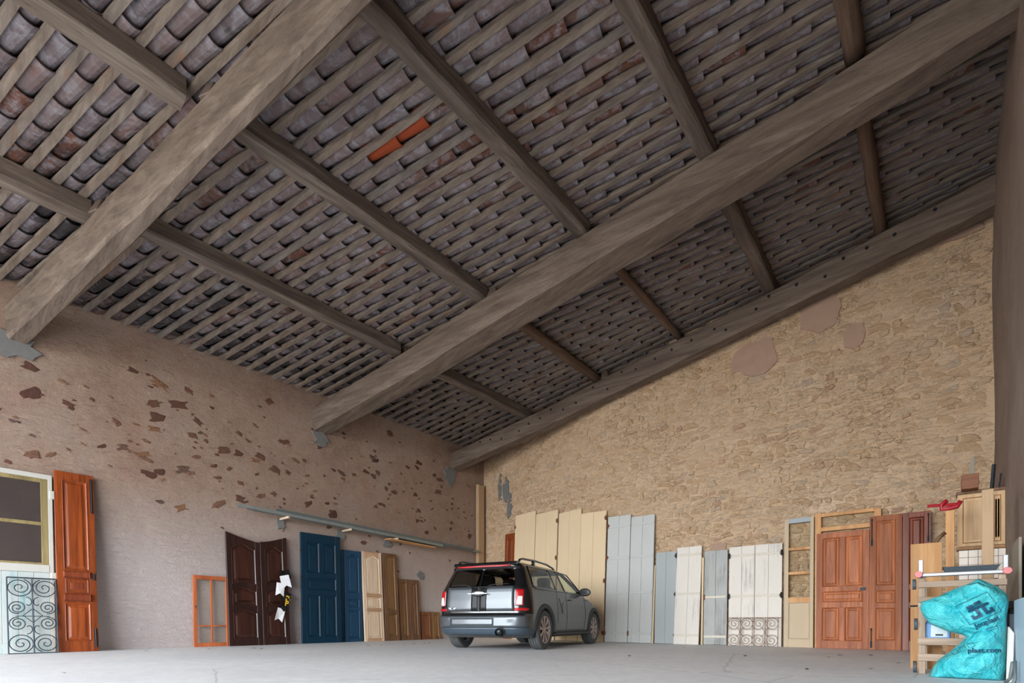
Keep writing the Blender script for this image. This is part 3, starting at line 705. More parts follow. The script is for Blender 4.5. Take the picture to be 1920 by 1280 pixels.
for i,(x,z,fw,fh,rot,c) in enumerate(flags):
    b = MB(); pts = [(-fw/2,fh/2),(-fw/2,-fh/2),(0,-fh/2+fw*0.35),(fw/2,-fh/2),(fw/2,fh/2)]
    vs_ = []; nx = 6
    for sgn in (-1, 1):
        for p in pts: vs_.append((p[0], sgn*0.002 + 0.02*math.sin(p[0]*18+i), p[1]))
    b.add(vs_, [(0,1,2),(0,2,4),(4,2,3),(5,7,6),(5,9,7),(9,8,7)] + [(k,(k+1)%5,(k+1)%5+5,k+5) for k in range(5)])
    o = b.build('flag', M['wcloth'] if c == 'w' else M['bcloth'], gr); o.location = (x, -0.012*(i % 4)-0.01, z); o.rotation_euler = (0, R(-rot*0.6), 0)
    if i in (5, 7):
        tv, tf = text_geo('P', 0.15); b = MB(); b.add([(v.x, -0.0, v.y-0.05) for v in tv], tf); q_ = b.build('letter', M['ylet'], o, fix=False); q_.location = (0, -0.028, 0); q_.rotation_euler = (0, R(rot*0.6+12), 0)
# -- blue doors
W5, H5 = 0.9, 2.28
d = lean_left('panelled_door', 'large deep blue five-panel door, tallest of the blue doors', 'door', 5.46, 0.2, H5, top=0.12)
frame_door(d, W5, H5, 0.045, M['blue'], [(0.13,1.0,2),(1.1,1.36,1),(1.46,2.1,2)], st=0.11, mun=0.09)
for z in (1.9,1.35,0.7): boxp(d,'hinge',M['iron'],-0.015,0.012,-0.03,0.0,z-.04,z+.04)
def arched(root, w_, H, mat, Z, st=0.075, pm=None, dark=None):
    boxp(root,'stile',mat,0,st,-.018,.018,0,H); boxp(root,'stile',mat,w_-st,w_,-.018,.018,0,H); N = 12; xs = [st+(w_-2*st)*i/N for i in range(N+1)]
    cuts = [[(x,0.0) for x in xs]]
    for i,(z0,z1) in enumerate(Z):
        cuts.append([(x,z0) for x in xs])
        cuts.append([(x, z1 - (0.07*(0.5-0.5*math.cos(2*math.pi*abs((x-w_/2)/(w_-2*st)))) if i == len(Z)-1 else 0)) for x in xs])
    cuts.append([(x,H) for x in xs])
    for i in range(0,len(cuts),2):
        b = MB(); b.prism(cuts[i]+cuts[i+1][::-1],-.017,.018); b.build('rail', dark or mat, root)
    for i in range(1,len(cuts)-1,2):
        panel(root, cuts[i]+cuts[i+1][::-1], -.018, pm or mat, k=0.7); b = MB(); b.prism(cuts[i]+cuts[i+1][::-1],0.0,.016); b.build('panel_back', pm or mat, root)
d = lean_left('wardrobe_door', 'steel blue wardrobe door half hidden behind the large deep blue door', 'door', 6.07, 0.09, 2.03, top=0.04, group='steel blue wardrobe doors'); arched(d, 0.43, 2.03, M['blue2'], [(0.07,0.64),(0.76,0.95),(1.08,1.95)])
d = lean_left('wardrobe_door', 'steel blue wardrobe door leaning beside the pale raw pine door', 'door', 6.51, 0.13, 2.03, group='steel blue wardrobe doors'); arched(d, 0.43, 2.03, M['blue2'], [(0.07,0.70),(0.76,0.95),(1.08,1.95)])
d = lean_left('wardrobe_door', 'pale raw pine wardrobe door with tan mouldings, next to the blue doors', 'door', 6.95, 0.2, 2.05); arched(d, 0.53, 2.05, M['pale'], [(0.07,0.68),(0.76,1.0),(1.09,1.98)], dark=M['palem'])
for z in (0.72,1.05): b = MB(); b.box(0.06,0.47,-.04,-.018,z-.025,z+.025); b.build('moulding',M['palem'],d,bevel=.008)
d = lean_left('cupboard_door', 'tall narrow brown oak door leaf beside the pale pine door', 'door', 7.52, 0.2, 2.07)
frame_door(d, 0.41, 2.07, 0.036, M['oak'], [(0.12,0.62,1),(0.72,1.98,1)], st=0.08, k=0.75, pmat=M['oak2'])
boxp(d,'moulding',M['oak'],0.02,0.39,-.034,-.018,0.645,0.69)
d = lean_left('cupboard_door', 'mid-height brown oak door leaf touching the tall narrow oak door', 'door', 7.98, 0.16, 1.49); frame_door(d, 0.31, 1.49, 0.034, M['oak'], [(0.1,1.4,1)], st=0.075, k=0.7, pmat=M['oak2'])
d = lean_left('cupboard_door', 'mid-height brown oak door leaf nearest the short cupboard doors', 'door', 8.30, 0.16, 1.49); frame_door(d, 0.31, 1.49, 0.034, M['oak'], [(0.1,1.4,1)], st=0.075, k=0.7)
d = lean_left('cupboard_door', 'short reddish cupboard door, left of the two short ones behind the car', 'door', 8.68, 0.12, 0.70); frame_door(d, 0.34, 0.70, 0.03, M['oakr'], [(0.07,0.63,1)], st=0.06, k=0.6)
d = lean_left('cupboard_door', 'short golden cupboard door, right of the two short ones behind the car', 'door', 9.04, 0.11, 0.70); frame_door(d, 0.28, 0.70, 0.03, M['oak2'], [(0.07,0.63,1)], st=0.06, k=0.6)
# -- galvanised rails on three brackets
def zbar(y): return 2.545 - 0.036*(y-4.4)
for y, lab in ((5.1,'wooden wall bracket under the rails, above the dark wardrobe doors'),(6.5,'wooden wall bracket under the rails, above the steel blue doors'),(7.75,'wooden wall bracket under the rails, above the narrow oak door')):
    br = tag(empty('bracket', (XL, y, zbar(y)), 0), lab, 'bracket', 'rail brackets')
    boxp(br,'arm',M['pale'],0,0.36,-.02,.02,-.045,-.006); boxp(br,'plate',M['cement'],0.0,0.02,-.06,.06,-.2,0.0)
rails = [(4.17,9.2,0.30,0,'galv','galvanised rail at the front of the bundle, with the leftmost end'),(4.36,9.35,0.25,0,'galvd','dull steel rail lying second in the bundle'),(4.5,9.1,0.20,0,'galv','galvanised rail in the middle of the bundle, hidden by the front ones'),
         (4.9,10.35,0.28,1,'galvd','dull steel rail on top of the bundle, reaching near the corner'),(6.1,10.75,0.20,1,'galv','galvanised rail on top of bundle, starting above the blue doors'),(7.3,10.7,0.14,1,'galv','short galvanised rail on top against the wall, ending nearest the corner')]
for y0,y1,dx,lv,mt,lab in rails:
    b = MB(); h_ = 0.055; prof = [(-.024,0),(.024,0),(.024,h_),(.016,h_),(.016,.006),(-.016,.006),(-.016,h_),(-.024,h_)]
    b.loops([[(XL+dx+p[0]+(0.05 if y>7 else 0)*0, y, zbar(y)+lv*0.058+p[1]) for p in prof] for y in (y0,(y0+y1)/2,y1)])
    tag(b.build('steel_rail', M[mt]), lab, 'rail', 'steel rails on the wall')
b = MB(); b.loops([[(XL+x,y,zbar(y)-0.066+z) for x,z in ((.12,0),(.34,0),(.34,.02),(.12,.02))] for y in (7.55,8.95)]); tag(b.build('wooden_plank', M['pine'], bevel=.003), 'short light wooden plank lying under the right end of the rails', 'plank')
# -- corner post
b = MB(); b.box(-10.27,-10.16,10.72,10.98,0,4.32); o = tag(b.build('corner_post', M['rough'], bevel=.015), 'rough upright wooden post standing in the far corner behind the car', 'post')

# ---- back wall
d = lean_back('door_leaf', 'orange-red varnished door leaf mostly hidden behind the parked car', 'door', -9.28, 0.16, 2.82); frame_door(d, 0.4, 2.82, 0.04, M['red'], [(0.16,0.9,1),(1.0,2.68,1)], st=0.08, k=0.9)
for x0, w_, H, lab, side, hz in ((-8.87,0.78,3.28,'tall cream plank shutter nearest the corner, beside the orange-red leaf',-1,(2.95,)),(-8.08,0.77,3.18,'tall cream plank shutter, second of four from the corner',1,(2.9,2.0)),(-7.28,0.72,3.08,'tall cream plank shutter, third of four from the corner',0,()),(-6.49,0.66,2.93,'tall cream plank shutter touching the tall grey-blue shutters',1,(2.75,1.35,0.2))):
    d = lean_back('plank_shutter', lab, 'shutter', x0, 0.2 if x0 < -6.5 else 0.3, H, top=0.06 if x0 < -6.5 else 0.15, group='cream plank shutters')
    planks(d, w_, H, 0.04, 2, M['cream'], hinges=hz if side else (), side=side or 1, seed=int(-x0*10))
for x0, w_, H, lab, hz, s_ in ((-5.79,0.55,2.76,'tall grey-blue plank shutter touching the cream shutters',(2.55,1.85,0.2),-1),(-5.23,0.53,2.70,'tall grey-blue plank shutter, right one of the pair',(0.2,),-1)):
    d = lean_back('plank_shutter', lab, 'shutter', x0, 0.24, H, group='tall grey-blue shutters'); planks(d, w_, H, 0.04, 2, M['greyb'], straps=(2.52,1.82,1.06,0.2), smat=M['greyb'], hinges=hz, side=s_, seed=int(-x0*7))
b = MB(); b.box(0,0.04,-.02,.02,0,1.62); d = lean_back('wooden_strip', 'thin pale wooden strip standing right of the tall grey-blue shutters', 'wood strip', -4.72, 0.2, 1.62); b.build('strip', M['cream'], d)
d = lean_back('plank_shutter', 'short flat blue-grey plank shutter left of the short white shutter', 'shutter', -4.672, 0.15, 1.88); planks(d, 0.445, 1.88, 0.035, 2, M['greyd'], hinges=(1.78,1.0,0.18), side=1, hmat=M['iron'])
d = lean_back('plank_shutter', 'single short flaking white plank shutter between blue-grey and weathered grey ones', 'shutter', -4.218, 0.26, 1.95); planks(d, 0.5, 1.95, 0.035, 2, M['whitew'], straps=(1.78,1.0,0.18), smat=M['strap'], seed=4)
b = MB(); b.box(0,0.035,-.02,.02,0,1.7); d = lean_back('wooden_strip', 'thin pale wooden strip between white and weathered grey shutter', 'wood strip', -3.716, 0.14, 1.7); b.build('strip', M['cream'], d)
d = lean_back('plank_shutter', 'short weathered grey plank shutter with white straps, beside wide white pair', 'shutter', -3.67, 0.13, 1.83); planks(d, 0.44, 1.83, 0.035, 2, M['weather'], straps=(0.92,0.16), smat=M['strap'], hinges=(0.92,), side=-1, seed=5)
for x0, lab, s_ in ((-3.2,'wide flaking white plank shutter, left one of the joined pair behind rusty scrolls',-1),(-2.74,'wide flaking white plank shutter, right one of the joined pair behind rusty scrolls',1)):
    d = lean_back('plank_shutter', lab, 'shutter', x0, 0.14, 1.86, group='white shutter pair'); planks(d, 0.455, 1.86, 0.035, 2, M['whitew'], straps=(1.68,0.92), smat=M['strap'], hinges=(1.68,0.92), side=s_, hmat=M['iron'], seed=int(-x0*9))
W6, H6 = 0.85, 0.52
g = lean_back('scroll_grille', 'low rusty wrought iron scroll railing in front of the white shutters', 'grille', -3.17, 0.27, H6, top=0.22)
for a in (((0,0,H6),(W6+.07,0,H6)),((0,0,0),(0,0,H6)),((W6,0,0),(W6,0,H6))): b = MB(); b.tube(a,0.006,6); b.build('frame_bar',M['rustl'],g)
for i in range(4):
    x = (i+0.5)*W6/4; s_ = 1 if i % 2 == 0 else -1; r0 = W6/8
    if i: b = MB(); b.tube([(i*W6/4,0,0.0),(i*W6/4,0,H6)],0.006,6); b.build('frame_bar',M['rustl'],g)
    for cz, a0 in ((H6-r0-.005, 0 if s_ > 0 else math.pi), (r0+.005, 0 if s_ > 0 else math.pi)):
        cw = s_ if cz > 0.25 else -s_
        b = MB(); b.tube(spiral(x,cz,r0,2.3,a0,cw,44,0.012),0.0055,5); b.build('scroll',M['rustl'],g,smooth=True)
    pts = [(x+s_*r0*math.cos(t_)*0.9, 0, H6/2+0.09*math.sin(t_)) for t_ in [(-1.2+2.4*k/10) for k in range(11)]]
    b = MB(); b.tube(pts,0.005,5); b.build('scroll',M['rustl'],g,smooth=True)
    for e in (-1,1):
        b = MB(); b.tube([(x-r0*0.95,0,H6/2+e*0.05),(x-r0*0.6,0,H6/2+e*0.075)],0.004,5); b.build('tendril',M['rustl'],g)
# half-glazed pale door
W7, H7 = 0.46, 2.26
d = lean_back('glazed_door', 'narrow pale pine half-glazed door with three square panes', 'door', -2.25, 0.14, H7)
boxp(d,'stile',M['pineg'],0,0.07,-.02,.02,0,H7); boxp(d,'stile',M['pineg'],W7-0.055,W7,-.02,.02,0,H7)
boxp(d,'rail',M['bluegrey'],0.07,W7-0.055,-.019,.02,H7-0.08,H7)
for z0,z1 in ((0,0.14),(0.78,0.87),(1.27,1.32),(1.70,1.745)): boxp(d,'rail',M['pine'] if z0>.5 else M['pineg'],0.07,W7-0.055,-.019,.02,z0,z1)
for z0,z1 in ((0.87,1.27),(1.32,1.70),(1.745,H7-0.08)): boxp(d,'pane',M['glassd'],0.07,W7-0.055,-.003,.003,z0,z1,bevel=0)
panel(d, rect(0.07,W7-0.055,0.14,0.78), -.02, M['pineg'], k=0.7, raised=False); boxp(d,'panel_back',M['pineg'],0.07,W7-0.055,0,.015,0.14,0.78,bevel=0)
# door frame with transom light
d = lean_back('door_frame', 'light orange pine door frame with glazed transom standing behind the red door', 'door frame', -1.77, 0.09, 2.3, top=0.05)
boxp(d,'jamb',M['pine'],0,0.09,-.035,.035,0,2.30); boxp(d,'jamb',M['pine'],0.84,0.93,-.035,.035,0,2.27)
boxp(d,'head',M['pine'],0.09,0.84,-.034,.035,2.23,2.285); boxp(d,'transom',M['pine'],0.09,0.84,-.04,.035,1.98,2.05); boxp(d,'transom_pane',M['glassd'],0.09,0.84,-.003,.003,2.05,2.23,bevel=0)
d = lean_back('panelled_door', 'worn red pine five-panel door standing in front of the pine frame', 'door', -1.735, 0.22, 1.95, top=0.14)
frame_door(d, 0.745, 1.94, 0.042, M['redp'], [(0.13,0.68,2),(0.77,0.95,1),(1.03,1.85,2)], st=0.085, mun=0.075, k=0.8)
b = MB(); b.box(0.62,0.70,-.026,-.02,0.95,1.0); b.lathe([(0.0,-.05),(.014,-.05),(.014,-.02)],10,'y',(0.685,0,0.975)); b.build('lock',M['iron'],d)
def redleaf(root, w_, mat, bolt):
    frame_door(root, w_, 2.14, 0.042, mat, [(0.15,0.66,1),(0.74,0.94,1),(1.02,2.06,1)], st=0.08, k=0.75)
    x = 0.03 if bolt < 0 else w_-0.03
    for z0,z1 in ((1.66,2.1),(0.03,0.34)):
        b = MB(); b.box(x-.014,x+.014,-.03,-.021,z0,z0+.1); b.box(x-.012,x+.012,-.03,-.021,z1-.04,z1); b.tube([(x,-.034,z0),(x,-.034,z1)],.006,6); b.build('iron_bolt',M['iron'],root)
d = lean_back('door_leaf', 'tall dusty red three-panel door leaf right of the five-panel door', 'door', -0.985, 0.27, 2.14, top=0.13); redleaf(d, 0.42, M['redq'], -1)
d = lean_back('door_leaf', 'tall darker red three-panel door leaf, partly hidden by the plywood board', 'door', -0.56, 0.25, 2.14, top=0.12); redleaf(d, 0.345, M['redd'], 1)
b = MB(); b.box(0.27,0.345,-.026,-.02,1.35,2.14); b.build('dark_edge',M['redd'],d)
# dry leaves on the floor
M['leaf'] = plain('dry_leaf', srgb(92,70,54), 0.9)
for i,(px,py) in enumerate([(393,1217),(477,1215.5),(490,1216.5),(690,1210.5),(715,1209.5),(758,1209),(776,1207),(795,1207),(805,1205.5),(1180,1230),(1283,1213.5),(1397,1230),(1553,1232.5),(1513,1255),(1632,1254),(1633,1228.5),(1682,1243),(122,1262),(1575,1228.5)]):
    p = floor_at(px,py); s_ = random.uniform(0.03,0.055); b = MB()
    out = [(s_*math.cos(a)*(1 if k%2 else 0.6), s_*0.55*math.sin(a)*(1 if k%2 else 0.6)) for k,a in enumerate([2*math.pi*k/10 for k in range(10)])]
    b.add([(0,0,0.003)]+[(x,y,0.004+0.012*abs(x)/s_) for x,y in out], [(0,k+1,(k+1)%10+1) for k in range(10)])
    o = b.build('dry_leaf',M['leaf'],fix=False); o.location = p; o.rotation_euler = (0,0,random.uniform(0,6)); tag(o,'small curled dry brown leaf lying on the concrete floor','leaf','dry leaves on the floor')

# ------------------------------------------------------------------ the parked estate car
def paint(name, c, metal, rough, coat=0.5):
    t = NT(name); g = t.noise(t.coord('Object', rnd=False), 6.0, 4); h = t.noise(t.coord('Object', rnd=False), 900.0, 1)
    col = t.mix(t.mix(0.5, g, h), tuple(x*0.8 for x in c[:3])+(1,), tuple(min(1,x*1.15) for x in c[:3])+(1,))
    t.done(col, rough, metal, 0.5); t.p.inputs['Coat Weight'].default_value = coat; t.p.inputs['Coat Roughness'].default_value = 0.08
    return t.m
M['cpaint'] = paint('charcoal_metallic_paint', srgb(92,92,90), 0.5, 0.34)
M['cdoor'] = paint('grey_metallic_paint', srgb(88,94,99), 0.5, 0.38)
M['cblack'] = paint('black_gloss_paint', srgb(20,22,24), 0.1, 0.2, 0.8)
M['cplast'] = plain('charcoal_plastic', srgb(62,66,68), 0.6); M['rubber'] = plain('tyre_rubber', srgb(84,86,86), 0.85, var=0.2)
M['chrome'] = plain('chrome', srgb(128,132,136), 0.28, 1.0, var=0.03); M['rim'] = plain('brake_dusted_alloy', srgb(186,174,166), 0.45, 0.35, var=0.15)
M['clamp'] = plain('red_lamp_plastic', srgb(176,22,28), 0.15, spec=0.6); M['cwhite'] = plain('clear_lamp_plastic', srgb(232,226,222), 0.12, spec=0.6)
M['cglass'] = m_glass('dark_privacy_glass', (0.38,0.38,0.36,1), 0.04); M['sglass'] = m_glass('green_tinted_car_glass', (0.84,0.9,0.83,1), 0.04, 0.03, 1.4)
M['trim'] = plain('dark_car_trim', srgb(40,40,40), 0.8); M['stripe'] = plain('black_stripe_foil', srgb(26,28,30), 0.45)
TW = [(.20,.76),(.30,.82),(.45,.84),(.60,.842),(.75,.835),(.88,.815),(.95,.80),(1.0,.775),(1.1,.735),(1.2,.69),(1.3,.645),(1.35,.60),(1.385,.53),(1.405,.42),(1.415,.25)]
TR = [(.20,-.60),(.26,-.69),(.36,-.72),(.52,-.715),(.57,-.68),(.75,-.68),(.95,-.655),(1.0,-.64),(1.27,-.515),(1.30,-.545),(1.34,-.545),(1.36,-.50),(1.385,-.40),(1.405,-.25),(1.415,-.05)]
TF = [(.20,3.05),(.3,3.18),(.5,3.22),(.65,3.2),(.74,3.1),(.79,2.95),(.84,2.7),(.89,2.4),(.93,2.12),(1.0,1.98),(1.1,1.80),(1.2,1.60),(1.3,1.38),(1.35,1.22),(1.385,1.02),(1.405,.8),(1.415,.5)]
TC = [(.20,.30),(.5,.27),(.95,.22),(1.3,.16),(1.385,.2),(1.415,.15)]; TCF = [(.2,.6),(.6,.62),(.8,.5),(.9,.35),(.97,.12),(1.3,.12),(1.415,.12)]
def wz(z): return interp(TW, z)
def tap(y): return 1 - 0.02*((y-1.3)/2)**2
def sidex(y, z):
    return wz(z)*tap(y)
def reary(x, z):
    r0, w0, c = interp(TR, z), wz(z)*tap(-.5), interp(TC, z); x = abs(x)
    if x <= w0-c: return r0 + 0.02*(x/w0)**2
    q = min(c, x-(w0-c)); return r0 + 0.02 + c - math.sqrt(max(0, c*c-q*q))
zs = [.20+.02*i for i in range(58)] + [1.35,1.365,1.38,1.39,1.40,1.408,1.415]
def ring(z):
    r0, f0, c, cf = interp(TR, z), interp(TF, z), interp(TC, z), interp(TCF, z); half = []
    wr = wz(z)*tap(-.5)
    for i in range(16): x = (wr-c)*i/16; half.append((x, reary(x, z)))
    for i in range(10): a = math.pi/2*i/10; half.append((wr-c+c*math.sin(a), r0+.02+c-c*math.cos(a)))
    ya, yb = r0+c+.02, f0-cf
    for i in range(90): y = ya+(yb-ya)*i/90; half.append((sidex(y, z), y))
    wf = sidex(yb, z); cx_ = min(cf, wf)
    for i in range(14): a = math.pi/2*i/14; half.append((wf-cx_+cx_*math.cos(a), yb+cf*math.sin(a)))
    for i in range(8): half.append(((wf-cx_)*(1-i/8), f0))
    half.append((0, f0))
    return [(x, y, z) for x, y in half] + [(-x, y, z) for x, y in half[-2:0:-1]]
def inpoly(p, poly):
    ins = False; n = len(poly)
    for i in range(n):
        (x1,y1),(x2,y2) = poly[i], poly[(i+1)%n]
        if (y1 > p[1]) != (y2 > p[1]) and p[0] < (x2-x1)*(p[1]-y1)/(y2-y1)+x1: ins = not ins
    return ins
SIDE = {'quarter': [(-.34,1.0),(.50,.985),(.485,1.305),(-.26,1.295)], 'club': [(.565,.985),(.93,.98),(.865,1.31),(.55,1.305)], 'front': [(.99,.98),(1.88,.965),(1.40,1.285),(.915,1.31)]}
REARG = [(.025,1.005),(.585,1.005),(.50,1.255),(.025,1.255)]
WS = [(-.64,1.0),(.64,1.0),(.50,1.31),(-.50,1.31)]
WB = 2.547; WR = 0.318; AR = 0.362
car = tag(empty('car', (-5.755, 6.58, 0), R(13.4)), 'dark grey estate car with split rear doors and roof rails, parked in the corner', 'car')
bm_ = MB(); bm_.loops([ring(z) for z in zs])
me = bpy.data.meshes.new('body'); me.from_pydata([tuple(v) for v in bm_.v], [], bm_.f)
for k in ('cpaint','cblack'): me.materials.append(M[k])
bb = bmesh.new(); bb.from_mesh(me); bmesh.ops.recalc_face_normals(bb, faces=bb.faces); dele = []
for f in bb.faces:
    c = f.calc_center_median(); f.smooth = True; n_ = f.normal
    if len(f.verts) > 4: f.smooth = False; continue
    if abs(n_.x) > 0.6 and abs(c.x) > 0.4:
        if any(inpoly((c.y, c.z), p) for p in SIDE.values()): dele.append(f); continue
        if min(math.hypot(c.y, c.z-WR), math.hypot(c.y-WB, c.z-WR)) < AR: dele.append(f); continue
    elif c.y < -.3 and inpoly((abs(c.x), c.z), REARG): dele.append(f); continue
    elif c.y > 1.2 and inpoly((c.x, c.z), WS): dele.append(f); continue
    if abs(c.x) > .3 and c.z < .4 and min(math.hypot(c.y, c.z-WR), math.hypot(c.y-WB, c.z-WR)) < AR: dele.append(f); continue
    if c.z > .975 and c.y < 2.0: f.material_index = 1
    if c.y < -.44 and abs(c.x) > .55 and c.z > .555: f.material_index = 1
    if c.y < -.6 and .525 < c.z < .60: f.material_index = 1
bmesh.ops.delete(bb, geom=dele, context='FACES'); bb.to_mesh(me); bb.free()
body = bpy.data.objects.new('body', me); COL.objects.link(body); body.parent = car
def gridpatch(name, mat, parent, fn, nu, nv, th=0.006, smooth=True):
    """fn(u,v) -> surface point; patch with a rim turned inwards"""
    b = MB(); P_ = [[Vector(fn(i/nu, j/nv)) for j in range(nv+1)] for i in range(nu+1)]
    vs_ = [p for r_ in P_ for p in r_]; fs = [(i*(nv+1)+j, (i+1)*(nv+1)+j, (i+1)*(nv+1)+j+1, i*(nv+1)+j+1) for i in range(nu) for j in range(nv)]
    b.add(vs_, fs); o = b.build(name, mat, parent, smooth=smooth)
    if mat not in (M['cglass'], M['sglass']): s_ = o.modifiers.new('solid', 'SOLIDIFY'); s_.thickness = th; s_.offset = 0
    return o
def quad(cs, u, v):
    a, b_, c, d_ = cs; lo = (a[0]+(b_[0]-a[0])*u, a[1]+(b_[1]-a[1])*u); hi = (d_[0]+(c[0]-d_[0])*u, d_[1]+(c[1]-d_[1])*u)
    return lo[0]+(hi[0]-lo[0])*v, lo[1]+(hi[1]-lo[1])*v
def side_patch(name, mat, cs, sgn, off=0.004, nu=12, nv=8, th=0.006, parent=None):
    def fn(u, v): y, z = quad(cs, u, v); return (sgn*(sidex(y, z)+off), y, z)
    return gridpatch(name, mat, parent or car, fn, nu, nv, th)
def rear_patch(name, mat, cs, off=0.004, nu=10, nv=8, th=0.006, parent=None):
    def fn(u, v): x, z = quad(cs, u, v); return (x, reary(x, z)-off, z)
    return gridpatch(name, mat, parent or car, fn, nu, nv, th)
def grow(cs, d_):
    cx_, cz_ = sum(c[0] for c in cs)/4, sum(c[1] for c in cs)/4
    return [(c[0]+math.copysign(d_, c[0]-cx_), c[1]+math.copysign(d_, c[1]-cz_)) for c in cs]
def seal(mapf, cs, d_, mat, parent, name='window_seal'):
    b = MB(); n = 14; loop = []
    for k in range(4):
        p, q_ = cs[k], cs[(k+1)%4]
        for i in range(n): loop.append(mapf(p[0]+(q_[0]-p[0])*i/n, p[1]+(q_[1]-p[1])*i/n))
    b.tube(loop, d_, 6, closed=True); return b.build(name, mat, parent, smooth=True)
for sgn in (1, -1):
    for nm, cs in SIDE.items():
        o = side_patch('side_window', M['sglass'] if nm == 'front' else M['cglass'], grow(cs, 0.018), sgn, 0.006)
        seal(lambda y, z: (sgn*(sidex(y, z)+0.006), y, z), grow(cs, 0.018), 0.011, M['cblack'], o)
    cs = [(sgn*x, z) for x, z in REARG] if sgn > 0 else [(-x, z) for x, z in REARG]
    # each rear barn door: panel, window, stripe, wiper
    dcs = [(sgn*.008,.605),(sgn*.60,.605),(sgn*.585,.985),(sgn*.008,.985)]
    dr = rear_patch('rear_door', M['cdoor'], dcs, 0.008, 14, 8, 0.012)
    o = rear_patch('rear_window', M['cglass'], grow(cs, 0.012), 0.007, parent=dr)
    rear_patch('stripe', M['stripe'], [(sgn*.02,.61),(sgn*.135,.61),(sgn*.135,.975),(sgn*.02,.975)], 0.016, 4, 6, 0.003, parent=dr)
    b = MB(); w0 = Vector((sgn*.12, reary(.12,.97)-.03, .965)); b.tube([w0, (sgn*.2, reary(.2,1.0)-.03, 1.005), (sgn*.30, reary(.3,1.02)-.022, 1.02), (sgn*.50, reary(.5,1.02)-.018, 1.02)], [.014,.009,.007,.005], 6); b.build('wiper', M['trim'], dr)
    # lamps set in the black pillars
    lc = [(sgn*.625,.69),(sgn*.735,.69),(sgn*.725,.93),(sgn*.625,.935)]
    lp = rear_patch('tail_lamp', M['clamp'], lc, 0.012, 8, 8, 0.016)
    rear_patch('lamp_lens', M['cwhite'], [(sgn*.638,.70),(sgn*.725,.70),(sgn*.722,.83),(sgn*.665,.83)], 0.022, 6, 6, 0.006, parent=lp)
    seal(lambda x, z: (x, reary(x, z)-.014, z), lc, 0.006, M['chrome'], lp, 'lamp_bezel')
    rear_patch('reflector', M['clamp'], [(sgn*.60,.61),(sgn*.79,.61),(sgn*.79,.65),(sgn*.60,.65)], 0.01, 8, 2, 0.012)
    # wheel arches, wells and doors on the flank
    for yc in (0.0, WB):
        b = MB(); N = 30; rings = []
        for i in range(N+1):
            a = R(-22) + R(224)*i/N; row = []
            for rad, o_ in ((AR-.03,-.05),(AR-.025,.008),(AR+.0,.016),(AR+.05,.010),(AR+.058,-.012)):
                y, z = yc+rad*math.cos(a), WR+rad*math.sin(a); z = max(z, .19); row.append((sgn*(sidex(y, max(.2,z))+o_), y, z))
            rings.append(row)
        b.loops(rings, False, False); b.build('wheel_arch', M['cplast'], car, smooth=True)
        b = MB(); b.lathe([(AR-.01, sgn*.80),(AR-.01, sgn*.46),(0.02, sgn*.46)], 28, 'x', (0,yc,WR)); b.v = [Vector((v.x, v.y, max(v.z,.2))) for v in b.v]; b.build('wheel_well', M['trim'], car)
    b = MB(); n = 30   # door shut lines as thin dark seams following the flank
    for poly in ([(.955,.30),(.955,.97)], [(.53,.42),(.53,.97)], [(1.93,.30),(1.97,.6),(1.93,.955)], [(.955,.30),(1.93,.30)]):
        pts = []
        for p, q_ in zip(poly, poly[1:]):
            pts += [(p[0]+(q_[0]-p[0])*i/12, p[1]+(q_[1]-p[1])*i/12) for i in range(12)]
        pts.append(poly[-1]); b.tube([(sgn*(sidex(y, z)+.001), y, z) for y, z in pts], .003, 4)
    b.build('shut_lines', M['trim'], car)
    b = MB(); b.tube([(sgn*(sidex(y,.24)+.012), y, .235) for y in [.36+.186*i for i in range(11)]], .032, 8); b.build('sill_trim', M['cplast'], car, smooth=True)
    b = MB(); b.tube([(sgn*(sidex(y,.955)+.004), y, .958) for y in [-.3+.24*i for i in range(10)]], .008, 6); b.build('waist_trim', M['chrome' if False else 'cblack'], car)
    b = MB(); b.tube([(sgn*(sidex(1.08,.83)+.01),1.05,.83),(sgn*(sidex(1.1,.83)+.035),1.09,.832),(sgn*(sidex(1.2,.83)+.035),1.18,.832),(sgn*(sidex(1.2,.83)+.01),1.22,.83)],.009,8); b.build('door_handle', M['chrome'], car, smooth=True)
    if sgn > 0:   # folded seam of the small rear-hinged side door
        b = MB(); b.tube([(sgn*(sidex(y,z)+.002),y,z) for y,z in [(.62,.84),(.66,.74),(.72,.60),(.74,.58),(.75,.76),(.80,.78)]],.004,5); b.build('flank_marks', M['trim'], car)
    # mirror
    b = MB(); mx, my, mz = sgn*(sidex(1.8,.98)+.11), 1.80, 1.0; rg = []
    for i in range(9):
        t_ = i/8; s_ = math.sin(math.pi*min(.98,max(.06,t_*.62+.38)))**.6 if i else .99
        rg.append([(mx+.115*s_*math.cos(a)*1.0, my-.05+.13*t_, mz+.075*s_*math.sin(a)) for a in [2*math.pi*k/18 for k in range(18)]])
    b.loops(rg); mi = b.build('door_mirror', M['cblack'], car, smooth=True)
    b = MB(); b.loops([[(mx+.1*math.cos(a), my-.052, mz+.062*math.sin(a)) for a in [2*math.pi*k/18 for k in range(18)]]], cap0=True, cap1=False); b.build('mirror_glass', M['cblack'], mi)
    b = MB(); b.tube([(sgn*(sidex(1.8,.96)-.02),1.82,.955),(mx-sgn*.04,1.82,.975)],.025,8); b.build('mirror_foot', M['cblack'], mi)
    # roof rail
    b = MB(); xr = .545; b.tube([(sgn*xr,-.40,1.365),(sgn*xr,-.36,1.41),(sgn*xr,-.25,1.435),(sgn*xr,.2,1.45),(sgn*xr,.7,1.44),(sgn*xr,1.0,1.40),(sgn*xr,1.08,1.37)],.018,8)
    b.box(sgn*xr-.015,sgn*xr+.015,.12,.2,1.36,1.445); b.build('roof_rail', M['cblack'], car, smooth=True)
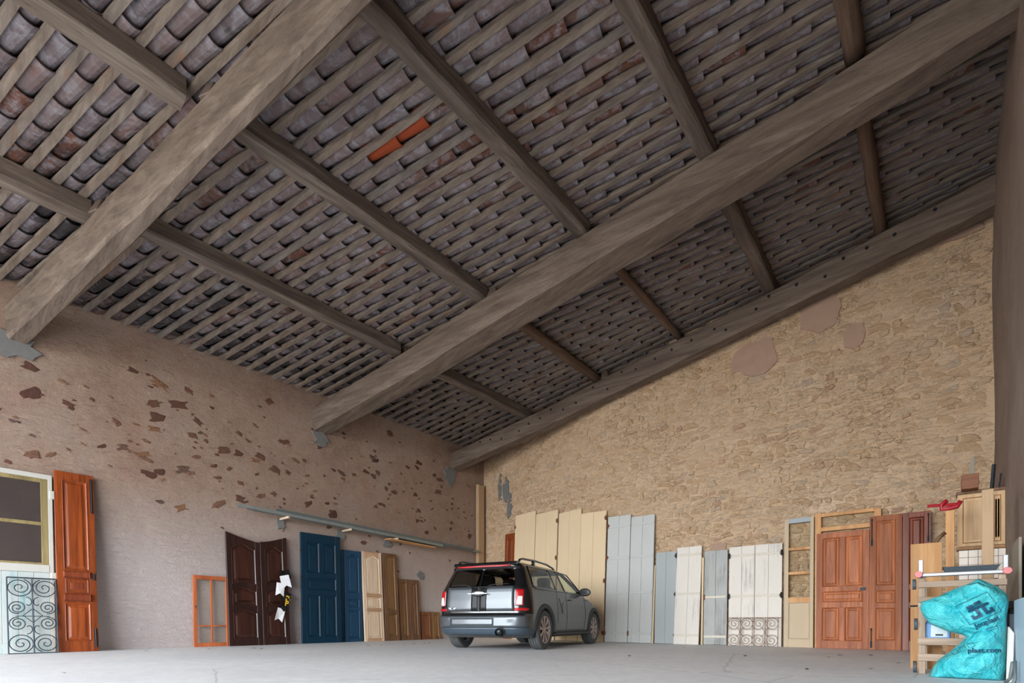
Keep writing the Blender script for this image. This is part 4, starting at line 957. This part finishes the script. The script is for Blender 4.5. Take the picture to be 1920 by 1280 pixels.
    # small bonnet-side lamp bezel
    b = MB(); b.tube([(sgn*(sidex(2.05,.86)+.004),2.02,.86),(sgn*(sidex(2.2,.86)+.006),2.18,.858)],.016,6); b.build('side_scuttle', M['cdoor'], car)
    # headlamp
    b = MB(); b.lathe([(0,.05),(.07,.045),(.105,.02),(.115,0),(.115,-.08)],20,'y'); o = b.build('headlamp', M['cwhite'], car, smooth=True); o.location = (sgn*.56,2.95,.70)
    # wheels
    for yc in (0.0, WB):
        prof = [(.20,-.085),(.24,-.098),(.285,-.10),(.305,-.088),(.318,-.07),(.318,-.055),(.311,-.053),(.311,-.047),(.318,-.045),(.318,-.012),(.311,-.010),(.311,-.004),(.318,-.002),(.318,.03),(.311,.032),(.311,.04),(.318,.042),(.318,.07),(.305,.088),(.285,.10),(.24,.098),(.20,.085)]
        b = MB(); b.lathe(prof, 48, 'x'); wh = b.build('wheel', M['rubber'], car, smooth=False); wh.location = (sgn*.735, yc, WR)
        b = MB(); s = sgn; b.lathe([(.222,s*.088),(.215,s*.095),(.205,s*.09),(.195,s*.06),(.19,-s*.085),(.205,-s*.09)], 40, 'x'); b.build('rim', M['rim'], wh, smooth=True)
        for k in range(9):
            a = 2*math.pi*k/9+.2; b = MB(); ca_, sa_ = math.cos(a), math.sin(a); rings = []
            for rad, hw, xo in ((.035,.016,.07),(.09,.02,.078),(.15,.026,.085),(.207,.034,.082)):
                rings.append([(s*(xo+dx), rad*ca_-hw_*sa_, rad*sa_+hw_*ca_) for dx, hw_ in ((0,-hw),(.008,0),(0,hw),(-.03,hw*.8),(-.03,-hw*.8))])
            b.loops(rings); b.build('spoke', M['rim'], wh)
        b = MB(); b.lathe([(0,s*.09),(.03,s*.088),(.045,s*.08),(.05,s*.04),(0,s*.04)],18,'x'); b.build('hub_cap', M['rim'], wh, smooth=True)
        b = MB(); b.lathe([(0,s*.02),(.15,s*.02),(.15,-s*.0),(0,-s*.0)],24,'x'); b.build('brake_disc', M['trim'], wh)
# windscreen, spoiler, bumper pieces
def wsf(u, v):
    x, z = quad(grow(WS, .02), u, v); return (x, interp(TF, z)+.004 - .10*(x/.6)**2*0, z)
gridpatch('windscreen', M['sglass'], car, wsf, 10, 8)
b = MB(); b.loops([[(x, -.565+.06*(x/.55)**2, 1.325),(x, -.575+.06*(x/.55)**2, 1.34),(x, -.50, 1.378),(x, -.40, 1.392),(x,-.40,1.35)] for x in [-.56+.14*i for i in range(9)]]); sp = b.build('rear_spoiler', M['cblack'], car, smooth=False)
b = MB(); b.loops([[(x, -.548-.01, 1.298),(x, -.572+.05*(x/.55)**2, 1.30),(x, -.575+.05*(x/.55)**2, 1.322),(x,-.53,1.326)] for x in [-.47+.094*i for i in range(11)]]); b.build('brake_lamp', M['clamp'], sp)
def rp(name, mat, x0, x1, z0, z1, off, th, nu=20, nv=6, parent=None): return rear_patch(name, mat, [(x0,z0),(x1,z0),(x1,z1),(x0,z1)], off, nu, nv, th, parent)
bp = rp('rear_bumper', M['cdoor'], -.79, .79, .36, .535, .012, .014, 40)
M['cblue'] = paint('blue_grey_plastic_skirt', srgb(72,86,98), 0.4, 0.42, 0.2)
rp('bumper_skirt', M['cblue'], -.80, .80, .235, .352, .010, .014, 40)
rp('plate_recess', M['cdoor'], -.50, .28, .385, .50, .020, .006, 16, 4, parent=bp)
seal(lambda x, z: (x, reary(x, z)-.022, z), [(-.50,.385),(.28,.385),(.28,.50),(-.50,.50)], .004, M['cblue'], bp, 'recess_edge')
b = MB(); b.lathe([(.055,-.80),(.06,-.79),(.052,-.78),(.050,-.55),(.045,-.80)],20,'y'); b.lathe([(.047,-.76),(0,-.70)],20,'y'); o = b.build('exhaust_pipe', M['chrome'], car, smooth=True); o.location = (.40, -0.01, .285)
b = MB(); b.lathe([(0,0),(.078,0),(.07,.03)],24,'y'); o = b.build('exhaust_shroud', M['trim'], car); o.location = (.40,-.735,.285)
# chrome handle and winged badge
b = MB(); rg = [[(.13*s_*math.cos(a), -.70-dy, .885+.05*s_*math.sin(a)) for a in [2*math.pi*k/24 for k in range(24)]] for s_, dy in ((1,0),(1,.015),(.8,.026),(.3,.03))]
b.loops(rg); hd = b.build('boot_handle', M['chrome'], car, smooth=True)
b = MB(); b.box(-.17,.17,-.735,-.72,.872,.884); b.build('handle_bar', M['chrome'], hd)
b = MB(); b.lathe([(0,-.012),(.02,-.012),(.026,-.004),(.026,0)],16,'y')
for e in (-1,1): b.prism([(e*.02,.014),(e*.075,.02),(e*.062,.004),(e*.045,-.008),(e*.02,-.016)][::e], -.006, 0.0)
o = b.build('winged_badge', M['chrome'], car); o.location = (-.48, reary(.48,.65)-.016, .648)
b = MB(); b.lathe([(0,-.0135),(.016,-.0135),(.016,-.012)],14,'y'); b.build('badge_centre', M['stripe'], o)
b = MB(); b.tube([(0,-.705,.60),(0,-.70,.80),(0,-.69,.985)],.007,6); b.build('door_seam', M['chrome'], car)
# underbody and cabin
b = MB(); b.box(-.70,.70,-.42,2.95,.19,.27); b.box(-.55,.55,-.60,-.42,.22,.30); b.build('underbody', M['trim'], car)
b = MB(); b.tube([(-.6,0,.30),(.6,0,.30)],.04,8); b.tube([(-.5,-.2,.24),(.2,-.3,.25),(.40,-.6,.28)],.045,8); b.build('rear_axle', M['trim'], car)
b = MB(); b.box(-.68,.68,-.5,1.9,.45,.5); b.build('cabin_floor', M['trim'], car)
for x, y in ((-.35,1.15),(.35,1.15),(-.35,.35),(.35,.35)):
    b = MB(); b.loops([[(x-.22*s_,y+dy+ty,z),(x+.22*s_,y+dy+ty,z),(x+.22*s_,y+dy+.12+ty,z),(x-.22*s_,y+dy+.12+ty,z)] for z,s_,dy,ty in ((.5,1,0,0),(.8,1,-.05,0),(1.02,.9,-.12,0),(1.06,.6,-.13,0),(1.08,.5,-.14,0),(1.2,.55,-.16,0),(1.24,.4,-.16,0))])
    b.box(x-.24,x+.24,y,y+.5,.5,.64); b.build('seat', M['trim'], car, bevel=.03)
b = MB(); b.tube([(.36+.17*math.cos(a),1.72+.05*math.sin(a),.9+.16*math.sin(a)) for a in [2*math.pi*k/20 for k in range(20)]],.014,6,closed=True); o = b.build('steering_wheel', M['trim'], car); o.location.x = -.72
b = MB(); b.box(-.66,.66,1.85,2.1,.6,.93); b.build('dashboard', M['trim'], car, bevel=.04)

# ------------------------------------------------------------------ clutter along the right wall
M['ply'] = wood('brown_plywood', srgb(172,124,76), srgb(198,152,102), rough=0.6); M['rack'] = wood('greyed_rack_wood', srgb(150,128,108), srgb(190,170,150), axis='x', rough=0.7)
M['rackz'] = wood('greyed_rack_post', srgb(150,128,108), srgb(190,170,150), rough=0.7); M['alu'] = plain('aluminium', srgb(176,178,182), 0.5, 0.6, var=0.08)
M['tray'] = plain('slate_grey_plastic', srgb(70,80,88), 0.6); M['bluep'] = plain('blue_can_plastic', srgb(96,150,204), 0.4); M['lab'] = plain('pale_label_paper', srgb(206,222,226), 0.6)
M['redpl'] = plain('red_tool_paint', srgb(170,32,44), 0.4); M['kit'] = wood('pale_kitchen_oak', srgb(186,148,104), srgb(216,182,140), rough=0.5); M['kitd'] = wood('kitchen_oak_moulding', srgb(150,108,66), srgb(180,138,92), rough=0.5)
M['wtile'] = plain('cream_wall_tile', srgb(226,214,198), 0.25, var=0.05); M['grout'] = plain('brown_grout', srgb(120,84,60), 0.9); M['pinkcap'] = plain('pink_plastic_cap', srgb(216,130,130), 0.6)
M['greyply'] = painted('grey_board', srgb(150,142,128), srgb(120,112,100), 0.5); M['lblue'] = plain('pale_blue_panel', srgb(196,208,224), 0.35, var=0.05); M['wslat'] = plain('white_slat', srgb(212,208,200), 0.7)
M['brownb'] = wood('brown_veneer', srgb(112,66,42), srgb(146,94,64), axis='x', rough=0.5)
# plywood board behind the rack
b = MB(); b.box(0,0.235,-.01,.01,0,1.18); d = tag(empty('plywood_board', (-0.285,6.28,0), 0, R(-1)), 'brown plywood board standing upright behind the slatted rack', 'board'); b.build('board', M['ply'], d, bevel=.002)
# slatted rack
rk = tag(empty('slatted_rack', (-0.2,5.66,0), 0), 'greyed wooden slatted rack with aluminium top bar beside right wall', 'rack')
for x, y in ((0,0),(0.50,0),(0,0.5),(0.50,0.5)): boxp(rk,'post',M['rackz'],x,x+.045,y,y+.03,0,0.82)
for z in (0.73,0.60,0.56,0.245,0.11):
    boxp(rk,'slat',M['rack'],-.005,.55,-.02,0.0,z,z+(.05 if z>.3 else .06))
for z in (0.24,0.52):
    for i in range(5): boxp(rk,'slat',M['rack'],0,.545,.02+i*.1,.09+i*.1,z,z+.018)
b = MB(); b.box(-.01,.56,-.035,.02,.82,.85); b.build('top_bar',M['alu'],rk,bevel=.006)
for x in (0.0,0.525): boxp(rk,'end_upright',M['alu'],x,x+.03,-.03,.01,.84,.965)
for x in (0.0,.55): b = MB(); b.lathe([(0,-.055),(.026,-.055),(.03,-.035),(0,-.03)],12,'y',(x,0,.84)); b.build('end_cap',M['pinkcap'],rk)
b = MB(); b.lathe([(.02,-.012),(.045,-.012),(.045,.012),(.02,.012)],16,'x',(-.03,.0,.76)); b.build('castor',M['tray'],rk)
b = MB(); b.lathe([(0,-.012),(.05,-.012),(.05,.012),(0,.012)],16,'x',(-.03,.1,.05)); b.lathe([(0,-.012),(.05,-.012),(.05,.012),(0,.012)],16,'x',(-.02,.02,.42)); b.build('castor',M['tray'],rk)
b = MB(); b.tube([(-.06,.0,.575),(.02,-.0,.575)],.008,6); b.build('pin',M['iron'],rk)
# things on the rack
b = MB(); b.loops([[(-.04,5.62+.1,z)] for z in ()] or [[(x,y,z) for x,y in ((-.02-e,5.74-e),(.29+e,5.74-e),(.29+e,6.02+e),(-.02-e,6.02+e))] for e,z in ((0,.852),(.02,.9),(.026,.9),(.0,.895),(-.02,.87))]); tag(b.build('plastic_tray', M['tray']), 'flat slate grey plastic tray on top of the slatted rack', 'tray')
bk = tag(empty('jerry_can', (-0.16,5.70,0.262)), 'blue plastic can with pale label on the lower rack shelf', 'canister')
b = MB(); b.loops([[(x,y,z) for x,y in ((-.0+e,0+e),(.17-e,0+e),(.17-e,.25-e),(0+e,.25-e))] for e,z in ((.01,0),(0,.02),(0,.16),(.02,.2),(.05,.215))]); b.build('can', M['bluep'], bk, bevel=.008)
boxp(bk,'label',M['lab'],.04,.15,-.003,.0,.05,.15); boxp(bk,'print',M['bluei'],.07,.12,-.005,-.003,.06,.075,bevel=0); b = MB(); b.lathe([(0,0),(.025,0),(.025,.03),(0,.03)],12,'z',(.085,.06,.212)); b.build('cap',M['lab'],bk)
# turquoise sack slumped over the rack
t = NT('turquoise_plastic_sack'); g_ = t.noise(t.coord('Object', rnd=False), 7.0, 5, 0.6, 1.0); col = t.mix(t.ramp(g_, [(0.35, BLK), (0.7, WHT)]), srgb(30,172,184), srgb(92,208,210)); t.bump(g_, 0.9, 0.07); M['sack'] = t.done(col, 0.4, spec=0.4)
M['ink'] = plain('dark_blue_ink', srgb(22,72,98), 0.5)
def sack_pt(px, py, y=5.42):
    u = (px-CX)/FPX; dy = u*SA+CA; t_ = y/dy; return (t_*(u*CA-SA), CAMH+(HY-py)/FPX*t_)
UP = [sack_pt(*p) for p in [(1835,1084),(1815,1094),(1790,1103),(1757,1118),(1727,1128),(1725,1140),(1732,1156),(1745,1170),(1775,1183),(1805,1190),(1825,1202),(1838,1210),(1858,1206),(1880,1188),(1888,1160),(1892,1128),(1890,1115),(1872,1100),(1855,1092)]]
LO = [sack_pt(*p) for p in [(1825,1180),(1800,1206),(1780,1222),(1758,1238),(1748,1252),(1741,1270),(1745,1276),(1790,1278),(1840,1281),(1884,1281),(1888,1250),(1889,1200),(1888,1150),(1860,1150)]]
class Pillow:
    def __init__(s, poly, depth, y0, seed):
        s.p = poly; s.n = len(poly); s.c = (sum(p[0] for p in poly)/s.n, sum(p[1] for p in poly)/s.n); s.d = depth; s.y0 = y0; s.s = seed
    def k(s, x, z):
        dx, dz = x-s.c[0], z-s.c[1]; L = math.hypot(dx, dz)
        if L < 1e-6: return 0.0
        best = 1e9
        for i in range(s.n):
            (x1,z1),(x2,z2) = s.p[i], s.p[(i+1)%s.n]; ex, ez = x2-x1, z2-z1; den = dx*ez-dz*ex
            if abs(den) < 1e-12: continue
            t_ = ((x1-s.c[0])*ez-(z1-s.c[1])*ex)/den; q_ = ((x1-s.c[0])*dz-(z1-s.c[1])*dx)/den
            if t_ > 0 and -1e-6 <= q_ <= 1+1e-6: best = min(best, t_)
        return min(1.0, 1/best)
    def front(s, x, z):
        k = s.k(x, z); f = math.sqrt(max(0, 1-k**2.6))
        wr = 0.014*math.sin(30*x+24*z+s.s+2*math.sin(9*z))*k + 0.011*math.sin(-26*x+41*z+2*s.s+1.5*math.sin(14*x)) + 0.007*math.sin(75*x+25*z+3*math.sin(11*x))*k
        return s.y0 - s.d*f + wr*f
    def mesh(s, b, nr=14, sub=5):
        out = []
        for i in range(s.n):
            (x1,z1),(x2,z2) = s.p[i], s.p[(i+1)%s.n]; out += [(x1+(x2-x1)*j/sub, z1+(z2-z1)*j/sub) for j in range(sub)]
        for sgn in (1, -1):
            rg = []
            for r_ in range(nr+1):
                q_ = 1-(r_/nr)*0.985 if r_ else 1.0; q_ = math.sin(q_*math.pi/2) if q_ < 1 else 1.0; row = []
                for x, z in out:
                    xx, zz = s.c[0]+(x-s.c[0])*q_, s.c[1]+(z-s.c[1])*q_; yy = s.front(xx, zz)
                    row.append((xx, yy if sgn > 0 else s.y0+(s.y0-yy)*0.4, max(.004,zz)))
                rg.append(row)
            b.loops(rg, cap0=False, cap1=True)
pu, pl = Pillow(UP, 0.16, 5.44, 1.0), Pillow(LO, 0.20, 5.46, 2.3)
sk = tag(empty('plastic_sack', (0,0,0)), 'crumpled turquoise plastic sack with printed lettering slumped before the rack', 'sack')
b = MB(); pu.mesh(b); pl.mesh(b); b.build('sack', M['sack'], sk, smooth=True)
def printed(name, geo, px, py, rot, pil):
    vs_, fs_ = geo; b = MB(); c_, s_ = math.cos(R(rot)), math.sin(R(rot)); x0, z0 = sack_pt(px, py)
    out = []
    for v in vs_:
        x, z = x0+v[0]*c_-v[1]*s_, z0+v[0]*s_+v[1]*c_; out.append((x, pil.front(x, z)-0.014, z))
    b.add(out, fs_); o = b.build(name, M['ink'], sk, fix=False); return o
def bars(rects, n=6):
    vs_, fs_ = [], []
    for x0,x1,z0,z1 in rects:
        for i in range(n):
            for j in range(2):
                q_ = len(vs_); xa, xb, za, zb = x0+(x1-x0)*i/n, x0+(x1-x0)*(i+1)/n, z0+(z1-z0)*j/2, z0+(z1-z0)*(j+1)/2
                vs_ += [(xa,za),(xb,za),(xb,zb),(xa,zb)]; fs_.append((q_,q_+1,q_+2,q_+3))
    return vs_, fs_
L = .105; e = .003
F_ = L*.8
printed('logo_frame', bars([(-L,L,F_-e,F_),(-L,L,-F_,-F_+e),(-L,-L+e,-F_,F_),(L-e,L,-F_,F_)]), 1833, 1141, 30, pu)
printed('logo', bars([(-.062,-.018,.028,.052),(-.012,.032,.034,.058),(-.066,.066,.006,.024),(-.03,-.008,-.045,.006),(-.07,-.008,-.055,-.035),(-.07,-.052,-.055,-.02),(.012,.034,-.045,.024),(.012,.07,-.055,-.035),(.05,.07,-.055,-.02)], 3), 1835, 1142, 30, pu)
printed('lettering', text_geo('Jouplast', .048), 1851, 1169, 27, pu)
for i in range(4): printed('small_print', bars([(-.07+.012*k,-.062+.012*k,0,.006) for k in range(12-i)], 1), 1846+2*i, 1180+4*i, 24, pu)
printed('lettering', text_geo('plast.com', .05), 1844, 1221, 2, pl)
printed('print_squares', bars([q_ for k in range(3) for q_ in ((-.08+.055*k,-.04+.055*k,.0,.002),(-.08+.055*k,-.04+.055*k,.03,.032),(-.08+.055*k,-.078+.055*k,0,.032),(-.042+.055*k,-.04+.055*k,0,.032))], 2), 1808, 1217, 30, pl)
# kitchen wall cupboard and tiled panel beyond the rack
def at(px, py, y):
    u = (px-CX)/FPX; dy = u*SA+CA; t_ = y/dy; return (t_*(u*CA-SA), CAMH+(HY-py)/FPX*t_)
YK = 8.0
xa, zt = at(1795,928,YK); xb, zb = at(1886,1022,YK)
ck = tag(empty('kitchen_cupboard', (xa,YK,zb)), 'pale oak kitchen wall cupboard with two panelled doors above the tiled panel', 'cupboard'); wk, hk = xb-xa, zt-zb
boxp(ck,'body',M['kit'],0,wk,0,.2,0,hk); boxp(ck,'cornice',M['oak'],-.01,wk,-.02,.2,hk,hk+.03); boxp(ck,'plinth',M['kitd'],-.005,wk,-.012,.2,-.02,.012)
for x0,x1 in ((.01,wk*.66),(wk*.67,wk-.005)):
    dd = boxp(ck,'cupboard_door',M['kit'],x0,x1,-.02,0,.015,hk-.01); panel(dd, rect(x0+.035,x1-.035,.05,hk-.05), -.02, M['kitd'], name='door_panel', k=0.6)
    boxp(dd,'panel_field',M['kit'],x0+.07,x1-.07,-.022,-.006,.085,hk-.085)
tp = tag(empty('tiled_panel', (xa+.012,YK+.03,0)), 'upright panel of cream square tiles with brown joints under the kitchen cupboard', 'tiled panel')
boxp(tp,'backing',M['grout'],0,wk-.01,0,.12,0,zb-.022); ts = .085
for i in range(5):
    for j in range(15):
        z1 = zb-.025-j*ts; x0 = i*ts+.002
        if x0+.06 > wk or z1-ts < 0: continue
        boxp(tp,'tile',M['wtile'],x0,min(wk-.012,x0+ts-.004),-.006,.0,z1-ts+.004,z1,bevel=.001)
x0, z1 = at(1773,957,7.4); x1, _ = at(1790,957,7.4); b = MB(); b.box(x0,x1,7.4,7.45,0,z1); tag(b.build('wooden_post', M['pine'], bevel=.004), 'smooth light pine post standing left of the kitchen cupboard', 'post')
x0, z1 = at(1841,918,6.45); x1, _ = at(1864,918,6.45); b = MB(); b.box(x0,x1,6.45,6.49,0,z1); tag(b.build('rough_plank', M['rough'], bevel=.005), 'rough sawn upright plank standing in front of the kitchen cupboard', 'plank')
# bits lying on top of the cupboard
zk = zt+.03
x0, z0 = at(1803,955,YK-.24); x1, z1 = at(1836,924,YK-.24); b = MB(); b.box(x0,x1,YK-.16,YK+.16,zk,zk+z1-z0); tag(b.build('wooden_box', M['brownb'], bevel=.004), 'brown veneered wooden box on top of the kitchen cupboard', 'box')
x0, _ = at(1815,920,YK+.1); b = MB(); b.add([(x0,YK+.165,zk),(x0+.06,YK+.165,zk),(x0+.06,YK+.185,zk),(x0,YK+.185,zk),(x0+.025,YK+.165,zk+.42),(x0+.06,YK+.165,zk+.43),(x0+.06,YK+.185,zk+.43),(x0+.025,YK+.185,zk+.42)],[(0,3,2,1),(4,5,6,7),(0,1,5,4),(1,2,6,5),(2,3,7,6),(3,0,4,7)]); tag(b.build('grey_board', M['greyply'], bevel=.002), 'grey pointed board rising behind the brown box', 'board')
for px, h_, r_, lab in ((1861,.28,.018,'thick black plastic tube standing on the cupboard end'),(1874,.17,.009,'thin short black tube standing beside the right wall')):
    x0, _ = at(px,920,YK+.05); b = MB(); b.tube([(x0-.006,YK+.05,zk),(x0+.012,YK+.06,zk+h_)],r_,10); tag(b.build('black_tube', M['iron'], smooth=False), lab, 'tube', 'black tubes on the cupboard')
x0, z0 = at(1772,945,7.55); cl = tag(empty('red_clamp', (x0,7.425,at(1773,957,7.4)[1])), 'red painted clamp with hooked jaw lying on the pine post top', 'clamp')
b = MB(); b.tube([(-.15,0,.075),(.12,0,.06)],.017,8); b.build('bar',M['redpl'],cl)
b = MB(); b.tube([(.02,-.02,.11),(-.03,-.02,.07),(-.03,-.02,.0+.02),(.03,-.02,.02),(.10,-.02,.03),(.13,-.02,.09)],.022,8); b.build('jaw',M['redpl'],cl,smooth=True)
pts = [(*at(p[0],p[1],7.0),) for p in ((1752,1034),(1754,1018),(1762,1006),(1773,998))]; b = MB(); b.tube([(p[0],7.0,p[1]) for p in pts]+[],.018,8); b.tube([(pts[0][0],7.0,pts[0][1]),(pts[0][0],7.0,0.0)],.016,8); tag(b.build('bent_wooden_stick', M['oak'], smooth=True), 'bent brown wooden stick curving up beside the pine post', 'stick')
# against the right wall
b = MB(); b.box(.44,.46,6.0,7.3,.621,1.14); gb = tag(b.build('grey_board', M['greyply'], bevel=.003), 'grey wooden board standing edgewise on trestle along the right wall', 'board')
tb = tag(empty('low_trestle', (.40,6.25,0)), 'dark low wooden trestle under the grey board at the right wall', 'trestle')
boxp(tb,'top',M['trim'],0,.085,0,1.05,.56,.62)
for y in (.02,.97): boxp(tb,'leg',M['trim'],.01,.08,y,y+.06,0,.56)
b = MB(); b.box(.372,.39,3.6,5.42,0,.60); tag(b.build('pale_blue_panel', M['lblue'], bevel=.004), 'pale blue-white panel standing at the right edge of the picture', 'panel')
bn = tag(empty('dark_crate', (.352,5.50,0)), 'dark plastic crate between turquoise sack and pale blue panel', 'crate')
for a in ((0,.13,0,.012,.34,.5),(0,.13,.288,.3,.34,.5),(0,.012,.012,.288,.34,.5),(.118,.13,.012,.288,.34,.5),(0,.13,0,.3,0,.34)): boxp(bn,'crate_side' if a[5]>.4 else 'crate_base',M['tray'],*a,bevel=.004)
for i in range(5):
    b = MB(); b.tube([(.33+.004*i,5.34-.03*i,0.0),(.345+.004*i,5.44-.03*i,.40-.01*i)],.007,6); tag(b.build('white_slat', M['wslat']), 'thin white slat in the bundle leaning between sack and pale blue panel', 'slat', 'white slats beside the sack')
b = MB(); b.tube([(.30,5.02,.012),(.325,5.0,.05),(.335,4.98,.16),(.345,4.96,.17),(.345,4.94,.05),(.33,4.92,.012)],.011,8); tag(b.build('grey_hose', M['galvd'], smooth=True), 'short grey-blue bent hose on floor by the pale blue panel', 'hose')
